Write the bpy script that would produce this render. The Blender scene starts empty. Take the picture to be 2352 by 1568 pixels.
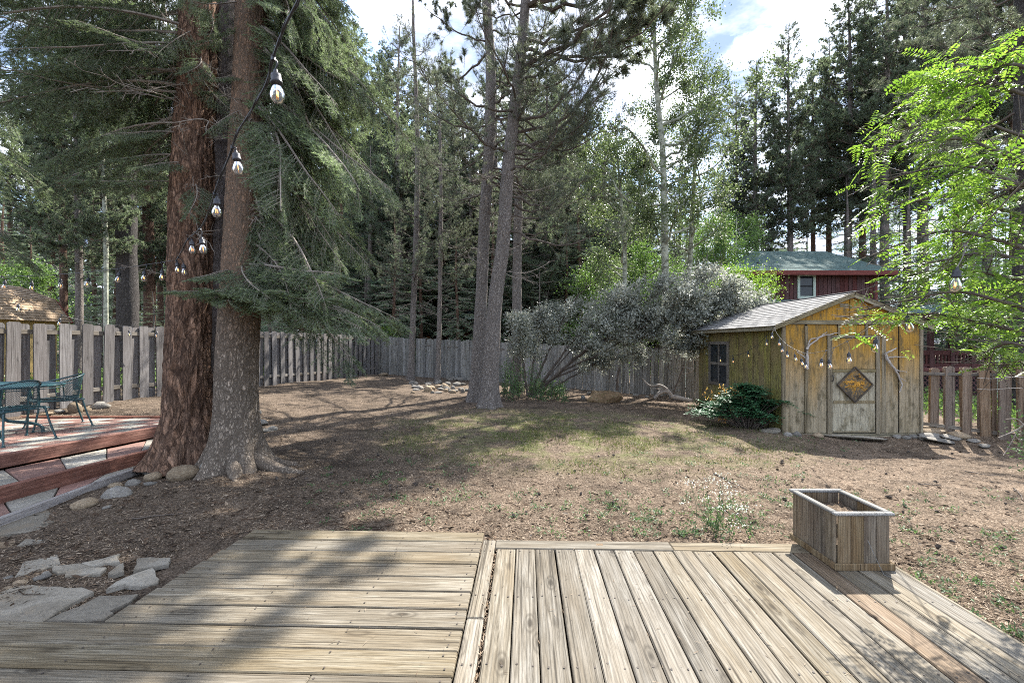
import bpy, math, random
import numpy as np
from mathutils import Vector, Matrix, noise as mnoise

rng = np.random.default_rng(7)
random.seed(7)
SC = bpy.context.scene
COL = SC.collection
R = math.radians

# ------------------------------------------------------------------ camera, sky, sun, exposure
CAMZ = 1.58
cam_data = bpy.data.cameras.new('camera')
cam_data.lens = 16.0
cam_data.sensor_width = 36.0
cam_data.clip_start = 0.05
cam_data.clip_end = 2000.0
cam = bpy.data.objects.new('camera', cam_data)
cam.location = (0, 0, CAMZ)
cam.rotation_euler = (R(90), 0, 0)
COL.objects.link(cam)
SC.camera = cam

CLOUD = (21.82, 11.66, 0.0)
SUN_EL = R(48)
SUN_AZ = math.atan2(.58, .81)          # measured from +Y towards +X
SUN_DIR = Vector((math.sin(SUN_AZ) * math.cos(SUN_EL), math.cos(SUN_AZ) * math.cos(SUN_EL), math.sin(SUN_EL)))
sd = bpy.data.lights.new('sun', 'SUN')
sd.energy = 2.5
sd.angle = R(0.45)
sd.color = (1.0, .955, .885)
so = bpy.data.objects.new('sun', sd)
so.rotation_euler = SUN_DIR.to_track_quat('Z', 'Y').to_euler()
COL.objects.link(so)

world = bpy.data.worlds.new('World')
SC.world = world
world.use_nodes = True
wt = world.node_tree
wt.nodes.clear()
def wn(t, **k):
    n = wt.nodes.new(t)
    for a, b in k.items(): setattr(n, a, b)
    return n
w_out = wn('ShaderNodeOutputWorld')
w_bg = wn('ShaderNodeBackground')
w_bg.inputs['Strength'].default_value = .15
w_sky = wn('ShaderNodeTexSky', sky_type='NISHITA', sun_disc=False, sun_elevation=SUN_EL, sun_rotation=SUN_AZ)
w_sky.air_density = 1.0; w_sky.dust_density = .6; w_sky.ozone_density = 2.0
w_tc = wn('ShaderNodeTexCoord')
w_sep = wn('ShaderNodeSeparateXYZ')
wt.links.new(w_tc.outputs['Generated'], w_sep.inputs[0])
w_max = wn('ShaderNodeMath', operation='MAXIMUM'); w_max.inputs[1].default_value = .06
wt.links.new(w_sep.outputs['Z'], w_max.inputs[0])
w_dx = wn('ShaderNodeMath', operation='DIVIDE'); w_dy = wn('ShaderNodeMath', operation='DIVIDE')
wt.links.new(w_sep.outputs['X'], w_dx.inputs[0]); wt.links.new(w_max.outputs[0], w_dx.inputs[1])
wt.links.new(w_sep.outputs['Y'], w_dy.inputs[0]); wt.links.new(w_max.outputs[0], w_dy.inputs[1])
w_cmb = wn('ShaderNodeCombineXYZ')
wt.links.new(w_dx.outputs[0], w_cmb.inputs[0]); wt.links.new(w_dy.outputs[0], w_cmb.inputs[1])
w_n1 = wn('ShaderNodeTexNoise'); w_n1.inputs['Scale'].default_value = 1.3; w_n1.inputs['Detail'].default_value = 8; w_n1.inputs['Roughness'].default_value = .62
w_n1.inputs['Distortion'].default_value = .35
w_off = wn('ShaderNodeVectorMath', operation='ADD'); w_off.inputs[1].default_value = CLOUD
wt.links.new(w_cmb.outputs[0], w_off.inputs[0])
wt.links.new(w_off.outputs[0], w_n1.inputs['Vector'])
w_r1 = wn('ShaderNodeValToRGB')
w_r1.color_ramp.elements[0].position = .30; w_r1.color_ramp.elements[1].position = .50
wt.links.new(w_n1.outputs[0], w_r1.inputs[0])
w_n2 = wn('ShaderNodeTexNoise'); w_n2.inputs['Scale'].default_value = 2.3; w_n2.inputs['Detail'].default_value = 6; w_n2.inputs['Roughness'].default_value = .6
wt.links.new(w_off.outputs[0], w_n2.inputs['Vector'])
w_r2 = wn('ShaderNodeValToRGB')
w_r2.color_ramp.elements[0].position = .40; w_r2.color_ramp.elements[0].color = (.6, .8, 1.25, 1)
w_e = w_r2.color_ramp.elements.new(.51); w_e.color = (1.3, 1.42, 1.72, 1)
w_r2.color_ramp.elements[2].position = .63; w_r2.color_ramp.elements[2].color = (3.9, 4.1, 4.5, 1)
wt.links.new(w_n2.outputs[0], w_r2.inputs[0])
w_mix = wn('ShaderNodeMix', data_type='RGBA')
wt.links.new(w_r1.outputs[0], w_mix.inputs[0]); wt.links.new(w_sky.outputs[0], w_mix.inputs[6]); wt.links.new(w_r2.outputs[0], w_mix.inputs[7])
wt.links.new(w_mix.outputs[2], w_bg.inputs['Color'])
wt.links.new(w_bg.outputs[0], w_out.inputs['Surface'])

SC.view_settings.view_transform = 'Standard'
SC.view_settings.look = 'None'
SC.view_settings.gamma = 1.0
SC.view_settings.exposure = 2.7
SC.view_settings.use_curve_mapping = False
SC.render.engine = 'CYCLES'
SC.cycles.max_bounces = 7
SC.cycles.diffuse_bounces = 4
SC.cycles.glossy_bounces = 2
SC.cycles.transmission_bounces = 5
SC.cycles.transparent_max_bounces = 12
SC.cycles.caustics_reflective = False
SC.cycles.caustics_refractive = False
SC.cycles.use_denoising = False
SC.cycles.filter_width = 1.0
SC.cycles.sample_clamp_indirect = 4.0

# ------------------------------------------------------------------ geometry helpers
F_PX = 1045.33      # focal length in the 2352 px wide copy of the photograph
def at(u, v, y):
    """a point of the photograph (2352 px copy) at distance y"""
    return np.array([(u - 1176) * y / F_PX, y, CAMZ - (v - 784) * y / F_PX])

class Geo:
    def __init__(s):
        s.V = []; s.P = []; s.n = 0
    def add(s, V, F, mat=0):
        V = np.asarray(V, dtype=np.float64).reshape(-1, 3)
        F = np.asarray(F, dtype=np.int64)
        if len(F): s.P.append((F + s.n, mat))
        s.V.append(V); s.n += len(V)
    def inst(s, g, M, matmap=None):
        M = np.asarray(M)
        off = s.n
        for V in g.V:
            s.V.append(V @ M[:3, :3].T + M[:3, 3]); s.n += len(V)
        for F, m in g.P: s.P.append((F + off, m if matmap is None else matmap[m]))
    def tube(s, pts, rad, k=6, mat=0, cap=True):
        pts = np.asarray(pts, float); n = len(pts)
        rad = np.broadcast_to(np.asarray(rad, float), (n,))
        t = np.gradient(pts, axis=0); t /= np.linalg.norm(t, axis=1)[:, None] + 1e-9
        ref = np.array([0.13, 0.21, 1.0]) if abs(t[:, 2]).mean() < .8 else np.array([1.0, .2, .1])
        a = np.cross(t, ref); a /= np.linalg.norm(a, axis=1)[:, None] + 1e-9
        b = np.cross(t, a)
        th = np.arange(k) * 2 * math.pi / k
        V = pts[:, None, :] + rad[:, None, None] * (np.cos(th)[None, :, None] * a[:, None, :] + np.sin(th)[None, :, None] * b[:, None, :])
        i = np.arange(n - 1)[:, None] * k; j = np.arange(k)[None, :]; j2 = (j + 1) % k
        F = np.stack([i + j, i + j2, i + k + j2, i + k + j], -1).reshape(-1, 4)
        base = s.n
        s.add(V.reshape(-1, 3), F, mat)
        if cap and k > 2:
            s.P.append((np.array([[base + q for q in range(k)]]), mat))
            s.P.append((np.array([[base + (n - 1) * k + q for q in range(k)][::-1]]), mat))
    def box(s, lo, hi, bev=0.0, mat=0, M=None):
        lo = np.asarray(lo, float); hi = np.asarray(hi, float)
        if bev <= 0:
            V = np.array([[(lo, hi)[i][0], (lo, hi)[j][1], (lo, hi)[k][2]] for i in (0, 1) for j in (0, 1) for k in (0, 1)])
            F = [[0, 1, 3, 2], [4, 6, 7, 5], [0, 4, 5, 1], [2, 3, 7, 6], [0, 2, 6, 4], [1, 5, 7, 3]]
            if M is not None: V = V @ M[:3, :3].T + M[:3, 3]
            s.add(V, F, mat); return
        bev = min(bev, .45 * (hi - lo).min())
        V = []; idx = {}
        for i in (0, 1):
            for j in (0, 1):
                for k in (0, 1):
                    c = np.array([(lo, hi)[i][0], (lo, hi)[j][1], (lo, hi)[k][2]])
                    sg = np.array([1 - 2 * i, 1 - 2 * j, 1 - 2 * k])
                    for ax in range(3):
                        p = c + sg * bev; p[ax] = c[ax]
                        idx[i, j, k, ax] = len(V); V.append(p)
        F = []
        for ax in range(3):
            o = [a for a in range(3) if a != ax]
            for sside in (0, 1):
                q = []
                for (p, r_) in ((0, 0), (1, 0), (1, 1), (0, 1)):
                    c = [0, 0, 0]; c[ax] = sside; c[o[0]] = p; c[o[1]] = r_
                    q.append(idx[(*c, ax)])
                F.append(q)
        T = []
        for ax in range(3):       # edges running along ax
            o = [a for a in range(3) if a != ax]
            for p in (0, 1):
                for r_ in (0, 1):
                    c0 = [0, 0, 0]; c0[o[0]] = p; c0[o[1]] = r_; c1 = list(c0); c1[ax] = 1
                    F.append([idx[(*c0, o[0])], idx[(*c1, o[0])], idx[(*c1, o[1])], idx[(*c0, o[1])]])
        for i in (0, 1):
            for j in (0, 1):
                for k in (0, 1): T.append([idx[i, j, k, a] for a in range(3)])
        V = np.array(V)
        if M is not None: V = V @ M[:3, :3].T + M[:3, 3]
        b = s.n
        s.add(V, F, mat)
        s.P.append((np.array(T) + b, mat))
    def prism(s, poly, z0, z1, mat=0, top_in=0.0):
        """poly: (x, y) outline, z0/z1 floats or per-point arrays"""
        P = np.asarray(poly, float); n = len(P)
        c = P.mean(0)
        top = P + (c - P) * top_in
        A = np.c_[P, np.broadcast_to(z0, (n,))]; B = np.c_[top, np.broadcast_to(z1, (n,))]
        F = [[i, (i + 1) % n, n + (i + 1) % n, n + i] for i in range(n)]
        b = s.n
        s.add(np.r_[A, B], F, mat)
        s.P.append((np.array([[b + n + i for i in range(n)]]), mat))
        s.P.append((np.array([[b + i for i in range(n)][::-1]]), mat))
    def lathe(s, prof, k=12, mat=0, M=None):
        prof = np.asarray(prof, float); n = len(prof)
        th = np.arange(k) * 2 * math.pi / k
        V = np.stack([prof[:, 0][:, None] * np.cos(th), prof[:, 0][:, None] * np.sin(th), np.broadcast_to(prof[:, 1][:, None], (n, k))], -1).reshape(-1, 3)
        if M is not None: V = V @ M[:3, :3].T + M[:3, 3]
        i = np.arange(n - 1)[:, None] * k; j = np.arange(k)[None, :]; j2 = (j + 1) % k
        s.add(V, np.stack([i + j, i + j2, i + k + j2, i + k + j], -1).reshape(-1, 4), mat)
    def mesh(s, name, mats, smooth=False, origin=None):
        me = bpy.data.meshes.new(name)
        V = np.concatenate(s.V) if s.V else np.zeros((0, 3))
        if origin is not None: V = V - np.asarray(origin)
        me.vertices.add(len(V)); me.vertices.foreach_set('co', V.astype(np.float32).ravel())
        lv = []; lt = []; mi = []
        for F, m in s.P:
            lv.append(F.ravel()); lt.append(np.full(len(F), F.shape[1])); mi.append(np.full(len(F), m))
        lv = np.concatenate(lv); lt = np.concatenate(lt); mi = np.concatenate(mi)
        ls = np.r_[0, np.cumsum(lt)[:-1]]
        me.loops.add(len(lv)); me.loops.foreach_set('vertex_index', lv.astype(np.int32))
        me.polygons.add(len(lt))
        me.polygons.foreach_set('loop_start', ls.astype(np.int32))
        me.polygons.foreach_set('material_index', mi.astype(np.int32))
        me.polygons.foreach_set('use_smooth', np.full(len(lt), bool(smooth)))
        for m in (mats if isinstance(mats, (list, tuple)) else [mats]): me.materials.append(m)
        me.update(calc_edges=True)
        return me
    def build(s, name, mats, parent=None, smooth=False, local=False):
        """world coordinates unless local; parents are unrotated empties unless local"""
        org = None
        if parent is not None and not local:
            org = wloc(parent)
        o = bpy.data.objects.new(name, s.mesh(name, mats, smooth, org))
        COL.objects.link(o)
        if parent is not None: o.parent = parent
        return o

def wloc(o):
    p = np.zeros(3)
    while o is not None:
        p = p + np.array(o.location); o = o.parent
    return p

def tag(o, label=None, cat=None, group=None, kind=None):
    if label: o['label'] = label
    if cat: o['category'] = cat
    if group: o['group'] = group
    if kind: o['kind'] = kind
    return o
def thing(name, label, cat, loc=(0, 0, 0), group=None, rotz=0.0):
    o = bpy.data.objects.new(name, None)
    o.empty_display_size = .1
    o.location = tuple(float(c) for c in loc); o.rotation_euler = (0, 0, rotz)
    COL.objects.link(o)
    return tag(o, label, cat, group)
def put(name, me, parent, loc=(0, 0, 0), rot=(0, 0, 0), scale=(1, 1, 1)):
    o = bpy.data.objects.new(name, me); COL.objects.link(o)
    o.parent = parent; o.location = loc; o.rotation_euler = rot; o.scale = scale
    return o
def rotm(rx=0, ry=0, rz=0, loc=(0, 0, 0), s=1.0):
    from mathutils import Euler
    M = np.array(Euler((rx, ry, rz)).to_matrix().to_4x4())
    M[:3, :3] *= s; M[:3, 3] = loc
    return M
def frame(x, up=(0, 0, 1), loc=(0, 0, 0), s=1.0):
    """4x4 with local X along x"""
    x = np.asarray(x, float); x = x / np.linalg.norm(x)
    y = np.cross(up, x); y /= np.linalg.norm(y) + 1e-9
    z = np.cross(x, y)
    M = np.eye(4); M[:3, 0] = x * s; M[:3, 1] = y * s; M[:3, 2] = z * s; M[:3, 3] = loc
    return M
def catmull(P, n):
    P = np.asarray(P, float)
    Q = np.r_[[2 * P[0] - P[1]], P, [2 * P[-1] - P[-2]]]
    t = np.linspace(0, len(P) - 1 - 1e-6, n); i = t.astype(int); f = (t - i)[:, None]
    a, b, c, d = Q[i], Q[i + 1], Q[i + 2], Q[i + 3]
    return .5 * (2 * b + (c - a) * f + (2 * a - 5 * b + 4 * c - d) * f ** 2 + (3 * b - a - 3 * c + d) * f ** 3)
def unit(a): return a / (np.linalg.norm(a, axis=-1, keepdims=True) + 1e-9)
def rdir(n): return unit(rng.normal(size=(n, 3)))

# ------------------------------------------------------------------ ground height
_gp = np.array([
 (0, 3.7, -.10), (2.6, 3.3, -.10), (-2.2, 3.0, -.10), (0, 0, -.12), (3.5, 2.5, -.10), (4.2, 5, -.15), (1, 7, -.11), (-2, 7, -.08),
 (5.4, 9.15, -.24), (8.2, 9.15, -.30), (8.6, 9.3, -.20), (9.3, 8.3, -.33), (12, 8, -.45), (6.3, 15.5, -.36), (5.4, 13.2, -.32), (-6.4, 22, .02), (0, 18.5, -.13),
 (-8.6, 7.6, .30), (-8.1, 10.5, .31), (-7.6, 14, .22), (-3.9, 5.8, -.03), (-4.6, 4.2, -.13), (-4.75, 6.3, -.11), (-5.1, 5.4, -.17), (-5.4, 4.2, -.17), (-5.2, 6.8, -.1), (-5.3, 8.1, .06), (-5.2, 9, .12), (-6.5, 9, .24),
 (-6.2, 5.5, -.1), (-7.5, 6.5, .0), (-.6, 11.9, -.08), (-3, 11, -.02), (-5, 16, .08), (-3, 1.5, -.10), (-6, 1.5, -.1), (6, 2, -.12), (9, 4, -.25),
 (3, 12, -.2), (-14, 14, .3), (-14, 5, .3), (14, 16, -.6), (16, 20, -.6), (0, 30, -.3), (-20, 30, .2), (25, 30, -.6), (30, 8, -.6), (-30, 10, .3),
 (0, 60, -.3), (-60, 60, 0), (60, 60, -.5), (80, 0, -.4), (-80, 0, .2), (0, -40, -.2), (60, -40, -.3), (-60, -40, 0), (0, 150, -.3), (150, 150, -.3), (-150, 150, 0)])
def _mq(a, b): return np.sqrt(((a[:, None, :] - b[None, :, :]) ** 2).sum(-1) + 1.2)
_gw = np.linalg.solve(_mq(_gp[:, :2], _gp[:, :2]) + np.eye(len(_gp)) * -.02, _gp[:, 2] + .1)
def gz(x, y):
    x = np.asarray(x, float); y = np.asarray(y, float)
    sh = x.shape
    q = np.c_[x.ravel(), y.ravel()]
    far = np.clip((np.hypot(q[:, 0], q[:, 1]) - 90) / 60, 0, 1)
    out = (_mq(q, _gp[:, :2]) @ _gw - .1) * (1 - far) - .2 * far
    return out.reshape(sh)
def gz1(x, y): return float(gz(np.array([x]), np.array([y]))[0])
def gpt(u, v):
    """where the photograph's pixel meets the ground"""
    y = 6.0
    for _ in range(60):
        z = gz1((u - 1176) * y / F_PX, y)
        yn = (CAMZ - z) * F_PX / (v - 784)
        y = .6 * y + .4 * min(yn, 60)
    return np.array([(u - 1176) * y / F_PX, y, gz1((u - 1176) * y / F_PX, y)])

# ------------------------------------------------------------------ materials
class NT:
    def __init__(s, name):
        s.m = bpy.data.materials.new(name); s.m.use_nodes = True
        s.t = s.m.node_tree; s.t.nodes.clear()
        s.out = s.t.nodes.new('ShaderNodeOutputMaterial')
    def n(s, typ, **k):
        x = s.t.nodes.new(typ)
        for a, b in k.items(): setattr(x, a, b)
        return x
    def put(s, sock, val):
        if hasattr(val, 'is_output'): s.t.links.new(val, sock)
        elif isinstance(val, (tuple, list)) and len(val) == 3 and sock.type == 'RGBA': sock.default_value = (*val, 1)
        else: sock.default_value = val
    def coord(s, kind='Object'): return s.n('ShaderNodeTexCoord').outputs[kind]
    def rnd(s): return s.n('ShaderNodeObjectInfo').outputs['Random']
    def island(s): return s.n('ShaderNodeNewGeometry').outputs['Random Per Island']
    def pos(s): return s.n('ShaderNodeNewGeometry').outputs['Position']
    def math(s, op, a, b=0.0, clamp=False):
        x = s.n('ShaderNodeMath', operation=op, use_clamp=clamp); s.put(x.inputs[0], a); s.put(x.inputs[1], b); return x.outputs[0]
    def vmath(s, op, a, b): 
        x = s.n('ShaderNodeVectorMath', operation=op); s.put(x.inputs[0], a); s.put(x.inputs[1], b); return x.outputs[0]
    def mapping(s, vec, scale=(1, 1, 1), loc=(0, 0, 0)):
        x = s.n('ShaderNodeMapping'); s.put(x.inputs['Vector'], vec); x.inputs['Scale'].default_value = scale; x.inputs['Location'].default_value = loc; return x.outputs[0]
    def noise(s, vec, scale, detail=4, rough=.55, dist=0.0):
        x = s.n('ShaderNodeTexNoise'); s.put(x.inputs['Vector'], vec); x.inputs['Scale'].default_value = scale; x.inputs['Detail'].default_value = detail
        x.inputs['Roughness'].default_value = rough; x.inputs['Distortion'].default_value = dist; return x.outputs[0]
    def voro(s, vec, scale, feature='F1', out='Distance'):
        x = s.n('ShaderNodeTexVoronoi', feature=feature); s.put(x.inputs['Vector'], vec); x.inputs['Scale'].default_value = scale; return x.outputs[out]
    def ramp(s, fac, stops, interp='LINEAR'):
        x = s.n('ShaderNodeValToRGB'); s.put(x.inputs[0], fac); cr = x.color_ramp; cr.interpolation = interp
        while len(cr.elements) < len(stops): cr.elements.new(.5)
        for e, (p, c) in zip(cr.elements, stops):
            e.position = p; e.color = (*c, 1) if isinstance(c, (tuple, list)) else (c, c, c, 1)
        return x.outputs[0]
    def mix(s, fac, a, b, mode='MIX'):
        x = s.n('ShaderNodeMix', data_type='RGBA', blend_type=mode); s.put(x.inputs[0], fac); s.put(x.inputs[6], a); s.put(x.inputs[7], b); return x.outputs[2]
    def bump(s, h, strength=.3, dist=.02):
        x = s.n('ShaderNodeBump'); s.put(x.inputs['Height'], h); x.inputs['Strength'].default_value = strength; x.inputs['Distance'].default_value = dist; return x.outputs[0]
    def bsdf(s, col, rough=.8, bump=None, spec=.3, metal=0.0):
        x = s.n('ShaderNodeBsdfPrincipled'); s.put(x.inputs['Base Color'], col); s.put(x.inputs['Roughness'], rough)
        x.inputs['Specular IOR Level'].default_value = spec; x.inputs['Metallic'].default_value = metal
        if bump is not None: s.put(x.inputs['Normal'], bump)
        return x.outputs[0]
    def done(s, sh): s.t.links.new(sh, s.out.inputs['Surface']); return s.m

def ax3(axis, along, across):
    return tuple(along if a == axis else across for a in 'xyz')
def wood(name, dark, mid, light, axis='x', rough=.85, knots=.16, spread=.28, grain=1.0, tint=None):
    t = NT(name)
    r = t.rnd()
    off = t.n('ShaderNodeCombineXYZ')
    for i, k in enumerate((37.0, 61.0, 23.0)): t.put(off.inputs[i], t.math('MULTIPLY', r, k))
    p = t.vmath('ADD', t.coord(), off.outputs[0])
    big = t.noise(t.mapping(p, ax3(axis, .7, 3.0)), 1.6, 4, .6)
    g1 = t.noise(t.mapping(p, ax3(axis, 1.6, 24.0)), 1.5 * grain, 7, .7, .6)
    g2 = t.noise(t.mapping(p, ax3(axis, 2.2, 120.0)), 1.3 * grain, 3, .6)
    c = t.ramp(g1, [(.28, dark), (.47, mid), (.66, light)])
    c = t.mix(t.ramp(big, [(.35, 0.0), (.7, .75)]), c, tint or mid)
    wv = t.n('ShaderNodeTexWave', wave_type='BANDS', bands_direction='Y' if axis == 'x' else 'X', wave_profile='SIN')
    t.put(wv.inputs['Vector'], t.mapping(p, ax3(axis, .22, 1.0))); wv.inputs['Scale'].default_value = 17.0; wv.inputs['Distortion'].default_value = 5.5
    wv.inputs['Detail'].default_value = 3.0; wv.inputs['Detail Scale'].default_value = 1.3; wv.inputs['Detail Roughness'].default_value = .6
    c = t.mix(.55, c, t.ramp(wv.outputs[1], [(.0, .5), (.28, .95), (1.0, 1.1)]), 'MULTIPLY')
    c = t.mix(.7, c, t.ramp(g2, [(.3, .5), (.52, 1.0), (.7, 1.12)]), 'MULTIPLY')
    cr = t.noise(t.mapping(p, ax3(axis, .6, 46.0)), 1.4, 2, .5)
    c = t.mix(t.ramp(cr, [(.60, 0.0), (.66, .7)]), c, tuple(q * .45 for q in dark))
    if knots:
        kd = t.voro(t.mapping(p, ax3(axis, 2.1, 5.6)), 1.0)
        c = t.mix(t.ramp(kd, [(knots * .25, .85), (knots * .55, .1), (knots * .75, .5), (knots, 0.0)]), c, tuple(q * .55 for q in dark))
    hs = t.n('ShaderNodeHueSaturation'); t.put(hs.inputs['Color'], c)
    t.put(hs.inputs['Value'], t.math('MULTIPLY_ADD', t.math('FRACT', t.math('MULTIPLY', r, 7.31)), spread))
    vv = hs.inputs['Value'].links[0].from_node; vv.inputs[1].default_value = spread; vv.inputs[2].default_value = 1 - spread * .55
    t.put(hs.inputs['Saturation'], t.math('ADD', .75, t.math('MULTIPLY', t.math('FRACT', t.math('MULTIPLY', r, 13.7)), .5)))
    b = t.bump(t.math('ADD', g1, t.math('MULTIPLY', g2, .7)), .45, .006)
    return t.done(t.bsdf(hs.outputs[0], rough, b, .2))

def leafmat(name, c1, c2, c3=None, trans=.35, rough=.55, spec=.35, var=2.0, tcol=(1.1, 1.15, .85)):
    t = NT(name)
    i = t.island()
    c = t.ramp(i, [(0, c1), (.6, c2), (1, c3 or c2)])
    big = t.noise(t.pos(), var, 3, .6)
    c = t.mix(.8, c, t.ramp(big, [(.3, .62), (.5, 1.0), (.7, 1.35)]), 'MULTIPLY')
    d = t.bsdf(c, rough, None, spec)
    tr = t.n('ShaderNodeBsdfTranslucent'); t.put(tr.inputs['Color'], t.mix(1.0, c, tcol, 'MULTIPLY'))
    mx = t.n('ShaderNodeMixShader'); mx.inputs[0].default_value = trans
    t.t.links.new(d, mx.inputs[1]); t.t.links.new(tr.outputs[0], mx.inputs[2])
    return t.done(mx.outputs[0])

def barkmat(name, dark, mid, light, sx=7.0, sz=1.6, bump=.8, moss=None, plates=True, upper=None):
    t = NT(name)
    p = t.vmath('ADD', t.coord(), t.vmath('MULTIPLY', (31.0, 17.0, 43.0), (1, 1, 1)))
    q = t.mapping(p, (sx, sx, sz))
    v = t.noise(q, 1.0, 5, .6, .9)
    n = t.noise(t.mapping(p, (1, 1, .35)), 26, 6, .7)
    n2 = t.noise(p, 2.2, 4, .6)
    if plates:
        rid = lambda x: t.math('MULTIPLY', t.math('ABSOLUTE', t.math('SUBTRACT', x, .5)), 2.0)
        v2 = t.noise(t.mapping(p, (sx * 2.1, sx * 2.1, sz * 2.4)), 1.0, 4, .6, .5)
        wv = t.n('ShaderNodeTexNoise'); t.put(wv.inputs['Vector'], t.mapping(p, (6, 6, 3))); wv.inputs['Scale'].default_value = 1.0; wv.inputs['Detail'].default_value = 3
        qq = t.vmath('ADD', t.mapping(p, (sx * 1.25, sx * 1.25, sz * 1.6)), t.vmath('MULTIPLY', t.vmath('SUBTRACT', wv.outputs[1], (.5, .5, .5)), (2.2, 2.2, 2.6)))
        pl_ = t.voro(qq, 1.0, 'DISTANCE_TO_EDGE')
        crack = t.math('MULTIPLY', t.ramp(rid(v), [(.0, .25), (.14, .85), (.3, 1.0)]), t.ramp(rid(v2), [(.0, .5), (.2, 1.0)]))
        crack = t.math('MULTIPLY', crack, t.ramp(pl_, [(.0, .15), (.09, .75), (.22, 1.0)]))
    else: crack = t.ramp(v, [(.38, 0.0), (.56, 1.0)])
    c = t.mix(t.ramp(n, [(.3, 0.0), (.7, 1.0)]), mid, light)
    c = t.mix(t.ramp(n2, [(.35, 0.0), (.68, .7)]), c, mid)
    c = t.mix(crack, dark, c)
    if upper is not None:
        sz_ = t.n('ShaderNodeSeparateXYZ'); t.put(sz_.inputs[0], t.pos())
        c = t.mix(t.ramp(t.math('MULTIPLY', t.math('ADD', sz_.outputs['Z'], n2), .25), [(.38, 0.0), (.75, .85)]), c, t.mix(n, tuple(q_ * .6 for q_ in upper), upper))
        c = t.mix(crack, dark, c)
    if moss is not None: c = t.mix(t.ramp(t.noise(p, 3.1, 5, .65), [(.52, 0.0), (.66, .65)]), c, moss)
    h = t.math('ADD', t.math('MULTIPLY', crack, .8), t.math('MULTIPLY', n, .6))
    return t.done(t.bsdf(c, .9, t.bump(h, bump, .03), .15))

def plain(name, col, rough=.6, metal=0.0, spec=.4, vary=.12, scale=9.0, bump=.1):
    t = NT(name)
    n = t.noise(t.coord(), scale, 5, .65)
    c = t.mix(t.ramp(n, [(.3, 0.0), (.7, 1.0)]), tuple(q * (1 - vary * 2) for q in col), tuple(min(1, q * (1 + vary)) for q in col))
    return t.done(t.bsdf(c, rough, t.bump(n, bump, .01), spec, metal))

def stonemat(name, a, b, c3, scale=3.0, lichen=None):
    t = NT(name)
    r = t.rnd()
    off = t.n('ShaderNodeCombineXYZ')
    for i, k in enumerate((37.0, 61.0, 23.0)): t.put(off.inputs[i], t.math('MULTIPLY', r, k))
    p = t.vmath('ADD', t.coord(), off.outputs[0])
    n1 = t.noise(p, scale, 7, .65, .4); n2 = t.noise(p, scale * 14, 4, .7)
    c = t.ramp(n1, [(.3, a), (.5, b), (.7, c3)])
    c = t.mix(.7, c, t.ramp(n2, [(.3, .6), (.55, 1.05), (.7, 1.2)]), 'MULTIPLY')
    if lichen: c = t.mix(t.ramp(t.noise(p, scale * 2.2, 5, .6), [(.55, 0.0), (.66, .8)]), c, lichen)
    hs = t.n('ShaderNodeHueSaturation'); t.put(hs.inputs['Color'], c); t.put(hs.inputs['Value'], t.math('ADD', .72, t.math('MULTIPLY', r, .5)))
    return t.done(t.bsdf(hs.outputs[0], .85, t.bump(t.math('ADD', n1, t.math('MULTIPLY', n2, .4)), .5, .03), .25))

M = {}
M['deck_x'] = wood('weathered_deck_wood_across', (.05, .039, .026), (.136, .117, .086), (.228, .206, .165), 'x', tint=(.13, .102, .066), spread=.45, knots=.22)
M['deck_y'] = wood('weathered_deck_wood_along', (.055, .044, .031), (.152, .134, .104), (.245, .226, .19), 'y', tint=(.15, .12, .08), spread=.45, knots=.22)
M['deck_wet'] = wood('damp_deck_wood', (.05, .031, .016), (.14, .095, .055), (.215, .16, .105), 'y', tint=(.15, .095, .045))
M['fence_z'] = wood('grey_fence_wood', (.07, .063, .06), (.165, .153, .147), (.245, .233, .225), 'z', tint=(.17, .157, .152), knots=.12, spread=.5)
M['fence_old'] = wood('old_grey_fence_wood', (.075, .07, .064), (.25, .24, .215), (.41, .40, .375), 'z', tint=(.18, .175, .16), knots=.1, spread=.65)
M['picket_z'] = wood('warm_picket_wood', (.11, .075, .05), (.23, .165, .115), (.32, .25, .185), 'z', tint=(.21, .15, .105), knots=.12)
M['rail_y'] = wood('grey_rail_wood', (.13, .11, .10), (.27, .24, .22), (.38, .35, .32), 'y')
M['rail_x'] = wood('grey_rail_wood_across', (.085, .073, .06), (.18, .16, .135), (.26, .235, .205), 'x')
M['plank_z'] = wood('planter_wood', (.06, .043, .027), (.185, .145, .095), (.27, .225, .16), 'z', tint=(.135, .09, .055))
M['rim'] = wood('pale_rim_wood', (.11, .105, .095), (.19, .185, .172), (.25, .245, .232), 'y', knots=0)
M['red_y'] = wood('red_stained_timber', (.085, .034, .025), (.20, .095, .07), (.28, .155, .12), 'y', tint=(.205, .10, .076), spread=.2)
M['shed_trim'] = wood('weathered_trim_wood', (.10, .08, .05), (.225, .185, .12), (.31, .265, .195), 'z', knots=.08)
M['shed_beam'] = wood('grey_beam_wood', (.10, .085, .05), (.24, .205, .13), (.34, .30, .20), 'x', knots=0)
M['branch_grey'] = wood('bleached_branch_wood', (.2, .17, .14), (.38, .34, .30), (.50, .47, .42), 'x', knots=0)

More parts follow.
